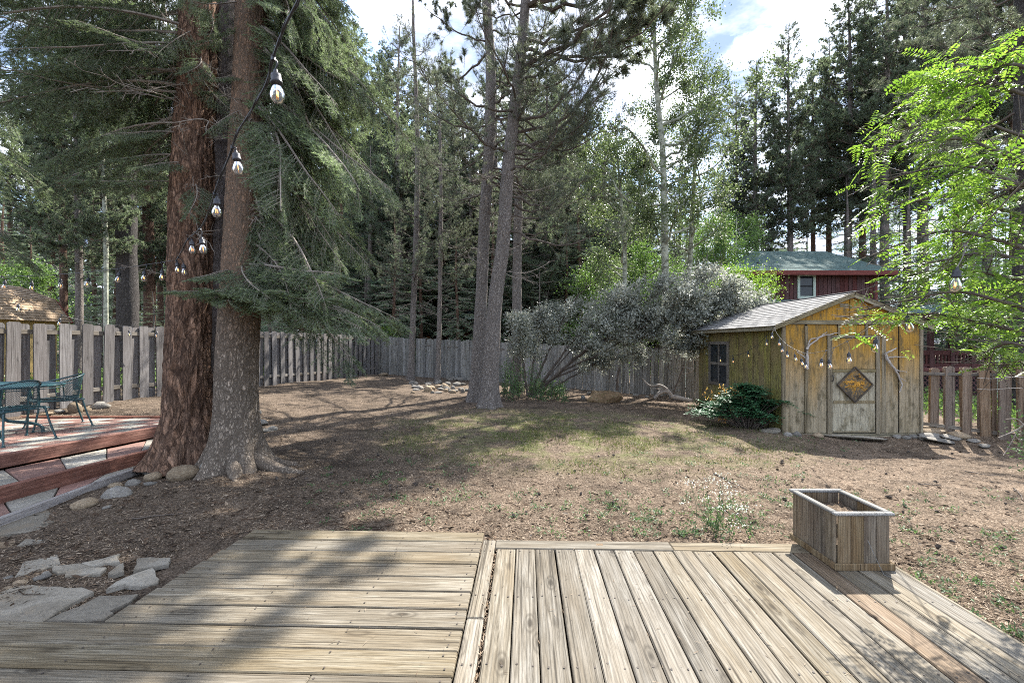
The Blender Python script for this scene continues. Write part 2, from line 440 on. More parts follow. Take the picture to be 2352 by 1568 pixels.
def shedwall(name, axis_v='z', ochre=(.36, .20, .035), grey=(.31, .255, .17), z0=.35, z1=1.6, green=.0):
    t = NT(name)
    r = t.rnd()
    p = t.pos()
    off = t.n('ShaderNodeCombineXYZ')
    for i, k in enumerate((7.0, 11.0, 3.0)): t.put(off.inputs[i], t.math('MULTIPLY', r, k))
    q = t.vmath('ADD', p, off.outputs[0])
    g1 = t.noise(t.mapping(q, (13, 13, .9)), 1.5, 6, .65, 1.2)
    g2 = t.noise(t.mapping(q, (60, 60, 1.6)), 1.2, 3, .6)
    st = t.noise(t.mapping(q, (3.2, 3.2, .55)), 1.4, 6, .65)
    sep = t.n('ShaderNodeSeparateXYZ'); t.put(sep.inputs[0], p)
    hz = t.math('ADD', sep.outputs['Z'], t.math('MULTIPLY', t.math('SUBTRACT', st, .5), 2.2))
    mr = t.n('ShaderNodeMapRange'); t.put(mr.inputs[0], hz); mr.inputs[1].default_value = z0; mr.inputs[2].default_value = z1
    c = t.mix(mr.outputs[0], grey, ochre)
    if green: c = t.mix(t.ramp(t.noise(q, 1.1, 4, .6), [(.4, 0.0), (.62, green)]), c, (.27, .25, .06))
    c = t.mix(.75, c, t.ramp(g1, [(.3, .45), (.5, 1.0), (.68, 1.25)]), 'MULTIPLY')
    c = t.mix(.55, c, t.ramp(g2, [(.3, .55), (.55, 1.05)]), 'MULTIPLY')
    mold = t.noise(t.mapping(q, (5, 5, 2.2)), 1.6, 8, .72)
    c = t.mix(t.ramp(mold, [(.50, 0.0), (.64, .85)]), c, (.085, .07, .04))
    blot = t.noise(t.mapping(q, (9, 9, 1.0)), 1.1, 7, .7, 1.5)
    c = t.mix(t.ramp(blot, [(.5, 0.0), (.62, .55)]), c, (.14, .105, .05))
    return t.done(t.bsdf(c, .85, t.bump(t.math('ADD', g1, g2), .4, .006), .2))
M['shed_front'] = shedwall('weathered_plywood')
M['shed_side'] = shedwall('ochre_boards', ochre=(.215, .168, .075), grey=(.20, .175, .12), z0=-.1, z1=1.1, green=.8)
M['shed_gable'] = shedwall('ochre_gable_plywood', ochre=(.40, .215, .03), z0=-3, z1=-1)
M['shed_door'] = shedwall('bleached_door_plywood', ochre=(.36, .23, .06), grey=(.37, .33, .24), z0=.95, z1=1.5)

def groundmat():
    t = NT('pine_litter_soil')
    p = t.pos()
    fine = t.noise(p, 55, 6, .75); fine2 = t.voro(t.mapping(p, (38, 90, 40)), 1.0)
    med = t.noise(p, 5.5, 6, .65); big = t.noise(p, .75, 5, .6, .5)
    c = t.ramp(fine, [(.32, (.022, .016, .011)), (.455, (.068, .05, .036)), (.57, (.13, .10, .074)), (.71, (.27, .225, .178))])
    c = t.mix(.6, c, t.ramp(fine2, [(.08, .62), (.35, 1.05), (.6, 1.2)]), 'MULTIPLY')
    c = t.mix(.8, c, t.ramp(med, [(.3, .55), (.5, 1.0), (.7, 1.3)]), 'MULTIPLY')
    c = t.mix(.9, c, t.ramp(t.noise(p, 1.5, 6, .7, .8), [(.34, .55), (.48, 1.0), (.62, 1.22)]), 'MULTIPLY')
    sep = t.n('ShaderNodeSeparateXYZ'); t.put(sep.inputs[0], p)
    # litter colour grows paler towards the right half of the yard
    mr = t.n('ShaderNodeMapRange'); t.put(mr.inputs[0], t.math('ADD', sep.outputs['X'], t.math('MULTIPLY', big, 4.0))); mr.inputs[1].default_value = .5; mr.inputs[2].default_value = 5.5
    c = t.mix(t.math('MULTIPLY', mr.outputs[0], .55), c, t.mix(1.0, c, (1.55, 1.5, 1.42), 'MULTIPLY'))
    # thin moss-like grass in the middle of the yard
    dx = t.math('DIVIDE', t.math('SUBTRACT', sep.outputs['X'], 1.3), 4.2); dy = t.math('DIVIDE', t.math('SUBTRACT', sep.outputs['Y'], 8.6), 3.2)
    d = t.math('ADD', t.math('MULTIPLY', dx, dx), t.math('MULTIPLY', dy, dy))
    m = t.math('MULTIPLY', t.ramp(d, [(.25, 1.0), (1.0, 0.0)]), t.ramp(t.noise(p, 1.9, 5, .65), [(.42, 0.0), (.6, 1.0)]))
    m = t.math('MULTIPLY', m, t.ramp(fine, [(.4, 1.0), (.62, .25)]))
    c = t.mix(m, c, (.10, .115, .038))
    # beyond the yard: green undergrowth
    yy = t.ramp(t.math('MULTIPLY', t.math('SUBTRACT', sep.outputs['Y'], t.math('MULTIPLY_ADD', sep.outputs['X'], -.28)), .02), [(.45, 0.0), (.5, 1.0)])
    h = t.math('ADD', t.math('MULTIPLY', fine, .6), t.math('MULTIPLY', fine2, .5))
    return t.done(t.bsdf(c, .95, t.bump(t.math('ADD', h, med), .9, .025), .1))
M['ground'] = groundmat()
M['litter'] = leafmat('dry_needle_litter', (.05, .033, .022), (.17, .12, .078), (.36, .29, .215), .1, .8, .2)
M['chips'] = leafmat('bark_chips', (.03, .02, .014), (.09, .06, .04), (.22, .175, .13), .0, .9, .1)
M['grass'] = leafmat('yard_grass', (.07, .10, .026), (.12, .135, .04), (.19, .175, .075), .35, .6)
M['weed'] = leafmat('weed_leaves', (.05, .095, .035), (.085, .145, .055), (.13, .19, .09), .4, .5)
M['fir'] = leafmat('fir_needles', (.10, .13, .085), (.155, .19, .13), (.25, .285, .21), .5, .5, .45, 1.2)
M['fir_tip'] = leafmat('fir_fresh_needles', (.13, .18, .085), (.18, .24, .12), (.24, .30, .16), .5, .5, .45, 1.2)
M['pine'] = leafmat('pine_needles', (.08, .10, .07), (.135, .155, .115), (.23, .24, .185), .45, .5, .45, 1.2)
M['pine_far'] = leafmat('distant_pine_needles', (.08, .11, .075), (.13, .16, .11), (.21, .235, .175), .6, .55, .4, .35)
M['fir_far'] = leafmat('distant_fir_needles', (.06, .105, .075), (.105, .155, .11), (.19, .24, .18), .6, .55, .4, .35)
M['fir_pale'] = leafmat('pale_young_fir_needles', (.14, .20, .13), (.23, .31, .205), (.31, .40, .275), .45, .55, .4, .5)
M['aspen'] = leafmat('aspen_leaves', (.07, .10, .04), (.11, .15, .065), (.20, .23, .13), .45, .4, .5, .8)
M['green_leaf'] = leafmat('broadleaf_green', (.07, .13, .03), (.12, .20, .05), (.18, .27, .08), .45, .45, .4, .8)
M['locust'] = leafmat('locust_leaflets', (.085, .165, .03), (.165, .275, .045), (.26, .36, .09), .5, .45, .4, 1.5, (1.25, 1.3, .75))
M['silver_leaf'] = leafmat('grey_green_shrub_leaves', (.15, .165, .125), (.33, .345, .29), (.52, .53, .48), .45, .4, .5, 1.6, (1, 1, .96))
M['holly_leaf'] = leafmat('glossy_shrub_leaves', (.025, .08, .035), (.045, .125, .055), (.08, .175, .085), .25, .5, .3, 3.0)
M['orange_leaf'] = leafmat('young_orange_leaves', (.36, .18, .05), (.5, .27, .10), (.42, .34, .10), .4, .5)
M['white_flower'] = leafmat('white_petals', (.7, .7, .66), (.8, .8, .76), (.75, .76, .66), .3, .6)
M['bark_red'] = barkmat('red_furrowed_bark', (.03, .018, .013), (.30, .165, .10), (.48, .33, .24), 9, 1.9, .9)
M['bark_fir'] = barkmat('grey_fir_bark', (.10, .08, .062), (.41, .335, .26), (.56, .475, .385), 17, 6, .7, upper=(.38, .225, .14))
M['bark_dim'] = barkmat('purple_grey_bark', (.06, .05, .045), (.18, .15, .14), (.27, .235, .215), 20, 6, .8)
M['bark_dark'] = barkmat('dark_bark', (.03, .027, .025), (.10, .09, .085), (.17, .155, .145), 16, 5, .8)
M['bark_pine'] = barkmat('grey_pine_bark', (.08, .068, .06), (.29, .255, .225), (.43, .39, .35), 20, 7, .7)
M['bark_far'] = barkmat('distant_bark', (.08, .068, .06), (.23, .195, .17), (.34, .30, .265), 9, 3, .4)
M['bark_redfar'] = barkmat('distant_red_bark', (.05, .03, .022), (.17, .10, .07), (.26, .17, .12), 9, 3, .4)
M['bark_aspen'] = barkmat('pale_aspen_bark', (.13, .135, .10), (.33, .345, .27), (.43, .44, .36), 3, 5, .3, plates=False)
M['twig'] = plain('pale_twig_bark', (.25, .215, .18), .9, vary=.2, bump=.3)
M['twig_dark'] = plain('brown_twig_bark', (.10, .08, .065), .9, vary=.2, bump=.3)
M['rock'] = stonemat('grey_river_stone', (.10, .09, .078), (.19, .175, .155), (.28, .26, .23), 4, (.22, .21, .15))
M['rock_tan'] = stonemat('tan_river_stone', (.15, .105, .065), (.25, .19, .125), (.33, .265, .185), 4)
M['boulder'] = stonemat('mossy_brown_boulder', (.10, .065, .034), (.20, .13, .07), (.31, .235, .15), 2.2, (.17, .15, .06))
M['flag'] = stonemat('pale_flagstone', (.15, .13, .10), (.225, .20, .16), (.30, .275, .23), 2.4, (.20, .165, .12))
M['paver_red'] = stonemat('red_concrete_paver', (.16, .085, .068), (.23, .135, .11), (.29, .19, .155), 3.0)
M['paver_grey'] = stonemat('buff_concrete_paver', (.20, .18, .148), (.28, .26, .22), (.36, .335, .29), 3.0)
M['mortar'] = plain('sandy_mortar', (.13, .105, .08), .95)
M['metal_green'] = plain('green_enamelled_iron', (.010, .052, .062), .38, 0.0, .6, .2, 30, .05)
M['black'] = plain('black_rubber', (.018, .019, .024), .45, 0, .5)
M['cable_grey'] = plain('grey_cable', (.16, .145, .125), .6)  # paler grey cable for the string that swoops to the shed eave
M['nail'] = plain('rusty_nail', (.05, .038, .03), .7)
M['iron'] = plain('black_iron', (.02, .02, .02), .5)
M['red_wall'] = wood('red_brown_siding', (.05, .022, .02), (.098, .046, .043), (.13, .064, .06), 'z', knots=0, spread=.18)
M['red_trim'] = wood('red_brown_trim', (.09, .032, .028), (.15, .055, .048), (.2, .08, .068), 'x', knots=0)
M['green_trim'] = plain('pale_green_paint', (.42, .50, .43), .5)
M['dark_inside'] = plain('dark_interior', (.02, .02, .02), .9)
M['cabin_wall'] = wood('brown_cabin_boards', (.11, .045, .03), (.22, .095, .06), (.30, .15, .10), 'x', knots=0)
M['orange_paint'] = plain('orange_brown_paint', (.42, .12, .035), .6)
def shingles(name, a, b, c3, sc):
    t = NT(name)
    p = t.pos()
    r = t.rnd(); 
    n = t.noise(p, sc, 5, .7); v = t.voro(t.mapping(p, (6, 6, 6)), 1.0, 'F1', 'Color')
    c = t.ramp(n, [(.3, a), (.5, b), (.7, c3)])
    bw = t.n('ShaderNodeRGBToBW'); t.put(bw.inputs[0], v)
    c = t.mix(.6, c, t.ramp(bw.outputs[0], [(.2, .75), (.8, 1.2)]), 'MULTIPLY')
    return t.done(t.bsdf(c, .9, t.bump(n, .4, .01), .2))
M['roof_grey'] = shingles('grey_asphalt_shingle', (.105, .103, .10), (.175, .173, .17), (.24, .237, .232), 22)
M['roof_green'] = shingles('green_asphalt_shingle', (.045, .08, .073), (.08, .122, .112), (.125, .165, .155), 9)
M['roof_tan'] = shingles('tan_asphalt_shingle', (.19, .135, .085), (.29, .215, .145), (.37, .29, .205), 14)
def glass(name, tint=(1, 1, 1), refl=.1):
    t = NT(name)
    tr = t.n('ShaderNodeBsdfTransparent'); tr.inputs[0].default_value = (*tint, 1)
    gl = t.n('ShaderNodeBsdfGlossy'); gl.inputs['Roughness'].default_value = .03
    fr = t.n('ShaderNodeFresnel'); fr.inputs[0].default_value = 1.5
    mx = t.n('ShaderNodeMixShader'); t.put(mx.inputs[0], t.math('ADD', fr.outputs[0], refl, True))
    t.t.links.new(tr.outputs[0], mx.inputs[1]); t.t.links.new(gl.outputs[0], mx.inputs[2])
    return t.done(mx.outputs[0])
M['bulb_glass'] = glass('clear_bulb_glass', (.93, .92, .89), .06)
def windowglass():
    t = NT('dark_window_glass')
    return t.done(t.bsdf((.02, .025, .03), .12, None, .35))
M['pane'] = windowglass()
t_ = NT('glowing_filament'); e_ = t_.n('ShaderNodeEmission'); e_.inputs[0].default_value = (1, .42, .12, 1); e_.inputs[1].default_value = 1.1
M['filament'] = t_.done(e_.outputs[0])
def signmat():
    t = NT('rusty_carved_sign')
    p = t.coord()
    n1 = t.noise(p, 9, 6, .7, .8); n2 = t.noise(p, 26, 5, .7)
    c = t.ramp(n1, [(.36, (.06, .045, .03)), (.48, (.13, .10, .06)), (.57, (.30, .16, .03)), (.66, (.10, .06, .03))])
    c = t.mix(.7, c, t.ramp(n2, [(.35, .45), (.6, 1.2)]), 'MULTIPLY')
    return t.done(t.bsdf(c, .7, t.bump(t.math('ADD', n1, n2), .6, .01), .3))
M['sign'] = signmat()
M['sign_ochre'] = plain('rust_orange_paint', (.48, .24, .03), .75, vary=.4, scale=18)
M['sign_dark'] = plain('dark_bronze', (.06, .045, .03), .6, vary=.3)
M['tarp'] = plain('green_tarp', (.04, .13, .11), .5)
# ------------------------------------------------------------------ ground sheet
def axis_pts(fine0, fine1, step, outer, grow=1.35):
    a = list(np.arange(fine0, fine1 + 1e-6, step)); s = step; p = a[-1]; q = a[0]; lo = []; hi = []
    while p < outer: s *= grow; p += s; hi.append(p)
    s = step
    while q > -outer: s *= grow; q -= s; lo.append(q)
    return np.array(lo[::-1] + a + hi)
gx = axis_pts(-12, 13, .14, 400); gy = axis_pts(-1, 24, .14, 400)
GX, GY = np.meshgrid(gx, gy)
GZ = gz(GX, GY)
nz = np.array([mnoise.noise((float(x) * .9, float(y) * .9, 0)) * .035 + mnoise.noise((float(x) * 3.1, float(y) * 3.1, 5)) * .014 + mnoise.noise((float(x) * 8, float(y) * 8, 9)) * .006
               for x, y in zip(GX.ravel(), GY.ravel())]).reshape(GX.shape) * 1.4
fade = np.clip((GY - 3.9) / .5, 0, 1) * 1.0 + np.where(GX < -2.5, 1, 0) * (GY > 1.8); fade = np.clip(fade, 0, 1)
GZ = GZ + nz * fade
g = Geo()
nx_, ny_ = len(gx), len(gy)
i = np.arange(ny_ - 1)[:, None] * nx_; j = np.arange(nx_ - 1)[None, :]
g.add(np.stack([GX, GY, GZ], -1).reshape(-1, 3), np.stack([i + j, i + j + 1, i + nx_ + j + 1, i + nx_ + j], -1).reshape(-1, 4))
tag(g.build('ground', M['ground'], smooth=True), kind='structure')

def blk(name, lo, hi, mat, parent, bev=.006, label=None, yaw=None):
    """one bevelled block with its own mesh, origin at its middle"""
    lo = np.asarray(lo, float); hi = np.asarray(hi, float); c = (lo + hi) / 2
    q = Geo(); q.box(lo - c, hi - c, bev)
    o = put(name, q.mesh(name, mat), parent, loc=tuple(c))
    if yaw: o.rotation_euler = (0, 0, yaw)
    if label: o['label'] = label
    return o

# ------------------------------------------------------------------ the deck
DY = -R(1.75)
deck = thing('wooden_deck', 'weathered timber deck of pale grey brown boards in the foreground', 'deck', rotz=DY)
def warp(q, a): 
    for V in q.V: V[:, 2] += a * rng.normal()
def deck_board(lo, hi, mat):
    j = rng.normal(0, .0015, 2)
    o = blk('deck_board', (lo[0], lo[1], lo[2] + j[0]), (hi[0], hi[1], hi[2] + j[0]), mat, deck, .006)
    o.rotation_euler = (rng.normal(0, .0012), rng.normal(0, .0012), rng.normal(0, .0007))
    return o
nails = Geo()
def nail(x, y):
    r_ = .0062
    th = np.arange(6) * math.pi / 3
    nails.add(np.c_[x + r_ * np.cos(th), y + r_ * np.sin(th), np.full(6, .0032)], [[0, 1, 2, 3, 4, 5]])
T = .036
joists = [3.43, 2.83, 2.22, 1.6]
for k in range(19):
    x0 = -.222 + k * .148
    w = .1405 + rng.normal(0, .001)
    if k == 15: m = M['deck_wet']
    else: m = M['deck_y']
    deck_board((x0, -1.0, -T), (x0 + w, 3.472, 0), m)
    for y in joists:
        for dx in (.03, .112): nail(x0 + dx + rng.normal(0, .005), y + rng.normal(0, .012))
deck_board((-.236, 3.478, -T), (1.12, 3.62, 0.001), M['deck_x'])
deck_board((1.124, 3.478, -T), (2.592, 3.62, 0.001), M['deck_x'])
deck_board((-.337, 2.60, -T), (-.241, 3.62, .001), M['deck_y'])
deck_board((-.337, -1, -T), (-.241, 2.595, .001), M['deck_y'])
for y in joists + [3.55]:
    for dx in (.025, .07): nail(-.337 + dx, y)
yb = 3.77
rows = 0
while yb > 0.3:
    w = .1725 + rng.normal(0, .0012)
    y0 = yb - w
    xl = -2.29 - .094 * (3.77 - yb)
    if rows >= 7: xl = -6.2
    cuts = [xl, -.346]
    if rows == 9: cuts = [xl, -1.02, -.346]
    elif rows == 8: cuts = [xl, -3.1, -.346]
    for a, b in zip(cuts[:-1], cuts[1:]):
        deck_board((a + .002, y0, -T), (b - .002, yb, -.002), M['deck_x'])
    for x in (-.40, -.98, -1.6, -2.2 - .094 * (3.77 - yb) + .06, -2.9):
        if x > xl:
            for dy in (.035, .14): nail(x + rng.normal(0, .01), y0 + dy + rng.normal(0, .005))
    yb = y0 - .009 - abs(rng.normal(0, .0015))
    rows += 1
no = nails.build('nail_head', M['nail'], deck, local=True); no['kind'] = 'stuff'
# joists and skirt under the boards
for y in (3.58, 2.8, 2.2, 1.6, .9):
    blk('joist', (-.33, y - .02, -.12), (2.57, y + .02, -T - .003), M['deck_wet'], deck, .003)
for x in (-.39, -1.0, -1.6, -2.2):
    blk('joist', (x - .02, 0, -.12), (x + .02, 3.74, -T - .005), M['deck_wet'], deck, .003)
blk('skirt_board', (2.594, -1, -.12), (2.62, 3.62, -.008), M['deck_y'], deck, .004)
# dry litter fallen into the seam between the two halves of the deck
tag(blk('board_patch', (.545, 3.54, 0.0), (.60, 3.575, .004), M['deck_wet'], deck, .001), 'small dark patch on the front border board')

# ------------------------------------------------------------------ planter
pl = thing('planter_box', 'empty rectangular wooden planter box with pale rim on the deck corner', 'planter', (2.435, 3.40, 0.001))
px0, px1, py0, py1, ph = -.175, .175, -.235, .235, .375
for k in range(4):
    w = (px1 - px0) / 4
    blk('plank', (px0 + k * w + .001, py0 - .018, .012), (px0 + (k + 1) * w - .001, py0, ph), M['plank_z'], pl, .003)
    blk('plank', (px0 + k * w + .001, py1, .012), (px0 + (k + 1) * w - .001, py1 + .018, ph), M['plank_z'], pl, .003)
for k in range(5):
    w = (py1 - py0) / 5
    blk('plank', (px0 - .018, py0 + k * w + .001, .012), (px0, py0 + (k + 1) * w - .001, ph), M['plank_z'], pl, .003)
    blk('plank', (px1, py0 + k * w + .001, .012), (px1 + .018, py0 + (k + 1) * w - .001, ph), M['plank_z'], pl, .003)
blk('rim_board', (px0 - .032, py0 - .032, ph), (px1 + .032, py0 + .012, ph + .022), M['rim'], pl)
blk('rim_board', (px0 - .032, py1 - .012, ph), (px1 + .032, py1 + .032, ph + .022), M['rim'], pl)
blk('rim_board', (px0 - .032, py0 + .014, ph), (px0 + .012, py1 - .014, ph + .022), M['rim'], pl)
blk('rim_board', (px1 - .012, py0 + .014, ph), (px1 + .032, py1 - .014, ph + .022), M['rim'], pl)
blk('skirt_board', (px0 - .034, py0 - .034, .0), (px1 + .034, py0 - .0185, .05), M['plank_z'], pl)
blk('skirt_board', (px0 - .034, py0 - .018, .0), (px0 - .0185, py1 + .02, .05), M['plank_z'], pl)
blk('skirt_board', (px1 + .0185, py0 - .018, .0), (px1 + .034, py1 + .02, .05), M['plank_z'], pl)
q = Geo()
n = 14
X, Y = np.meshgrid(np.linspace(px0, px1, n), np.linspace(py0, py1, n)); Z = .30 + rng.normal(0, .006, X.shape)
ii = np.arange(n - 1)[:, None] * n; jj = np.arange(n - 1)[None, :]
q.add(np.stack([X, Y, Z], -1).reshape(-1, 3), np.stack([ii + jj, ii + jj + 1, ii + n + jj + 1, ii + n + jj], -1).reshape(-1, 4))
q.build('soil', M['ground'], pl, local=True)
q = Geo(); q.tube([(.0, -.285, .22), (.035, -.31, .11), (.075, -.33, .006), (.10, -.36, .004)], .0022, 4)
tag(q.build('dry_stem', M['rim'], pl, local=True), 'thin dry grass stem leaning on the front')

# ------------------------------------------------------------------ patio with steps on the left
patio = tag(thing('patio', 'raised patio of red and buff pavers with red timber step edges', 'patio', (-5.6, 6.2, 0)), None, None)
PT = .26
def lerp(a, b, t): return a + (b - a) * t
e1 = (np.array([-5.99, 4.9]), np.array([-5.20, 7.86]))       # edge of the top level
e2 = (np.array([-5.19, 4.25]), np.array([-4.74, 7.2]))       # edge of the middle tread
e3 = (np.array([-4.67, 3.9]), np.array([-4.86, 6.5]))       # kerb of the lowest tread
def extend(e, y0, y1):
    d = (e[1] - e[0]) / (e[1][1] - e[0][1]); return e[0] + d * (y0 - e[0][1]), e[0] + d * (y1 - e[0][1])
e1 = extend(e1, 2.2, 7.84); e2 = extend(e2, 2.2, 7.0); e3 = extend(e3, 2.2, 6.45)
def bar(name, a, b, w, z0, z1, mat, parent, side=-1, bev=.008):
    """a straight timber from a to b, its right face on the line"""
    a = np.asarray(a); b = np.asarray(b); L = np.linalg.norm(b - a); ang = math.atan2(b[1] - a[1], b[0] - a[0])
    q = Geo(); q.box((-w / 2, -L / 2, -(z1 - z0) / 2), (w / 2, L / 2, (z1 - z0) / 2), bev)
    d = (b - a) / L; nrm = np.array([d[1], -d[0]])
    c = (a + b) / 2 + nrm * side * w / 2
    pc = wloc(parent)
    return put(name, q.mesh(name, mat), parent, loc=(c[0] - pc[0], c[1] - pc[1], (z0 + z1) / 2 - pc[2]), rot=(0, 0, ang - math.pi / 2))
bar('timber', e1[0], e1[1], .09, PT - .145, PT + .012, M['red_y'], patio)
bar('timber', e2[0], e2[1], .09, -.06, .112, M['red_y'], patio)
bar('timber', e3[0], e3[1], .045, -.14, -.035, M['rail_y'], patio)
bar('timber', (-12, 7.86), (-5.15, 7.90), .06, PT - .15, PT + .03, M['red_y'], patio, 1)
def quadprism(name, P, z0, z1, mat, parent, gap=.006, bev=True):
    P = np.asarray(P, float); c = P.mean(0)
    d = P - c; L = np.linalg.norm(d, axis=1)[:, None]; P = c + d * (1 - gap * 1.6 / np.maximum(L, .02))
    q = Geo()
    Pin = c + (P - c) * .965
    n = len(P); zt = z1 + rng.normal(0, .002)
    V = np.r_[np.c_[P - c, np.full(n, z0)], np.c_[P - c, np.full(n, zt - .008)], np.c_[Pin - c, np.full(n, zt)]]
    F4 = []
    for lv in (0, 1):
        for k in range(n): F4.append([lv * n + k, lv * n + (k + 1) % n, (lv + 1) * n + (k + 1) % n, (lv + 1) * n + k])
    q.add(V, F4); q.P.append((np.array([[2 * n + k for k in range(n)]]), 0))
    pc = wloc(parent)
    return put(name, q.mesh(name, mat), parent, loc=(c[0] - pc[0], c[1] - pc[1], -pc[2]))
# bedding under the pavers
q = Geo()
q.add([(*e1[0] - (.09, 0), PT - .035), (*e1[1] - (.09, 0), PT - .035), (-12, 7.86, PT - .035), (-12, 2.2, PT - .035)], [[0, 1, 2, 3]])
q.add([(*e2[0] - (.09, 0), .06), (*e2[1] - (.09, 0), .06), (*e1[1] - (.02, 0), .06), (*e1[0] - (.02, 0), .06)], [[0, 1, 2, 3]])
q.add([(*e3[0] - (.04, 0), -.085), (*e3[1] - (.04, 0), -.085), (*e2[1] - (.02, 0), -.085), (*e2[0] - (.02, 0), -.085)], [[0, 1, 2, 3]])
q.build('bedding', M['mortar'], patio)
ckr = 0
def row_pavers(ea, ina, eb, inb, ny, y_top, nxs, z):
    """pavers between line ea (right) and line eb (left)"""
    global ckr
    for k in range(ny):
        for m in range(nxs):
            t0, t1 = k / ny, (k + 1) / ny; s0, s1 = m / nxs, (m + 1) / nxs
            A = lambda t: lerp(ea[0], ea[1], t) - (ina, 0)
            B = lambda t: lerp(eb[0], eb[1], t) + (inb, 0)
            P = [lerp(A(t0), B(t0), s0), lerp(A(t1), B(t1), s0), lerp(A(t1), B(t1), s1), lerp(A(t0), B(t0), s1)]
            red = (k + m) % 2 == 0 if rng.random() > .12 else rng.random() < .5
            quadprism('paver', P, z - .05, z, M['paver_red'] if red else M['paver_grey'], patio)
row_pavers(e2, .095, e1, -.0, 11, 0, 1, .10)
row_pavers(e3, .05, e2, .005, 10, 0, 1, -.045)
lft = (np.array([-6.0 - 3.0, 2.2]), np.array([-5.2 - 3.0, 7.84]))
lft = (e1[0] - (3.7, 0), e1[1] - (3.7, 0))
row_pavers(e1, .095, lft, 0, 19, 0, 12, PT)

# ------------------------------------------------------------------ stones
def rock_mesh(name, mat, seed, sx=1, sy=1, sz=1, rough=.25, sub=2, flat=0.0):
    import bmesh
    bm = bmesh.new(); bmesh.ops.create_icosphere(bm, subdivisions=sub, radius=1.0)
    for v in bm.verts:
        p = v.co.copy(); o = Vector((seed * 3.7, seed * 1.3, seed * 7.1))
        d = 1 + rough * mnoise.noise(p * 1.1 + o) + rough * .45 * mnoise.noise(p * 2.6 + o) + rough * .2 * mnoise.noise(p * 6 + o)
        # a few planar facets
        for k in range(5):
            nn = Vector((math.sin(seed * 5 + k * 2.1), math.cos(seed * 3 + k * 1.7), math.sin(seed + k * 2.9))).normalized()
            dd = p.dot(nn)
            if dd > .72: d -= (dd - .72) * .55 * rough / .25
        v.co = p * d
        if v.co.z > .55 and flat: v.co.z = .55 + (v.co.z - .55) * (1 - flat)
        v.co.x *= sx; v.co.y *= sy; v.co.z *= sz
    me = bpy.data.meshes.new(name); bm.to_mesh(me); bm.free()
    for p in me.polygons: p.use_smooth = True
    me.materials.append(mat)
    return me
ROCKS = [rock_mesh('stone', M['rock'], s, rough=.28) for s in range(1, 7)]
ROCKT = [rock_mesh('stone', M['rock_tan'], s, rough=.22) for s in range(11, 14)]
def rock(name, me, loc, half, label, cat='rock', group=None, rotz=None, tilt=.15):
    o = bpy.data.objects.new(name, me); COL.objects.link(o)
    o.location = tuple(float(c) for c in loc); o.scale = tuple(float(h) for h in half)
    o.rotation_euler = (rng.normal(0, tilt), rng.normal(0, tilt), rng.uniform(0, 6.28) if rotz is None else rotz)
    return tag(o, label, cat, group)
def rock_px(cx, cy, w, h, me, label, name='stone', sink=.3, group=None):
    """crop of the lower left: middle, width and height in its pixels"""
    u = .4141 * cx; v = 918.7 + .4141 * (cy + h * .5)
    p = gpt(u, v); k = p[1] / F_PX * .4141
    hz = max(h * k * .62, .02)
    return rock(name, me, p + (0, w * k * .3, hz * (1 - sink) * .6), (w * k / 2, w * k * .38, hz), label, 'rock', group, rotz=rng.normal(0, .2), tilt=.08)
rock_px(975, 405, 175, 90, ROCKT[0], 'largest tan rounded boulder at the foot of the twin trunks')
rock_px(825, 425, 98, 52, ROCKT[1], 'smooth buff stone left of the largest tan boulder')
rock_px(815, 390, 140, 46, ROCKS[0], 'flat grey stone wedged between patio corner and smooth buff stone')
rock_px(720, 462, 86, 46, ROCKS[1], 'rounded grey stone in the middle of the row edging the steps')
rock_px(622, 478, 100, 42, ROCKT[2], 'pale tan stone next to the lowest step kerb')
rock_px(605, 525, 190, 66, ROCKS[2], 'long flat grey rock below the pale tan stone')
rock_px(815, 467, 88, 26, ROCKS[3], 'thin dark slate grey stone lying below the buff stone')
rock_px(580, 596, 56, 22, ROCKS[4], 'small lone bluish pebble on bare soil')
rock_px(430, 580, 130, 66, ROCKT[1], 'angular tan rock at the end of the stone row beside big flagstone')
rock_px(1130, 358, 90, 74, ROCKS[5], 'upright block of rough stone leaning on the twin trunks')
rock_px(1200, 372, 40, 40, ROCKS[1], 'small round stone right of the upright block')
rock_px(1012, 346, 52, 34, ROCKT[0], 'small reddish stone behind the largest tan boulder')
rock_px(1070, 338, 40, 34, ROCKS[4], 'small bluish cobble by the trunk foot')
for (cx, cy, w, h, k, lb) in ((1418, 66, 50, 34, 0, 'grey cobble, topmost of the pile right of the twin trunks'), (1412, 92, 60, 40, 3, 'dark cobble in the pile right of the twin trunks'),
                              (1432, 122, 95, 26, 2, 'flat pale stone under the cobble pile right of the trunks'), (1502, 158, 62, 30, 1, 'lone rounded stone nearest the lawn, right of the trunks'),
                              (1450, 170, 120, 22, 4, 'flat half buried stone at the roots right of the trunks')):
    rock_px(cx, cy, w, h, ROCKS[k], lb)
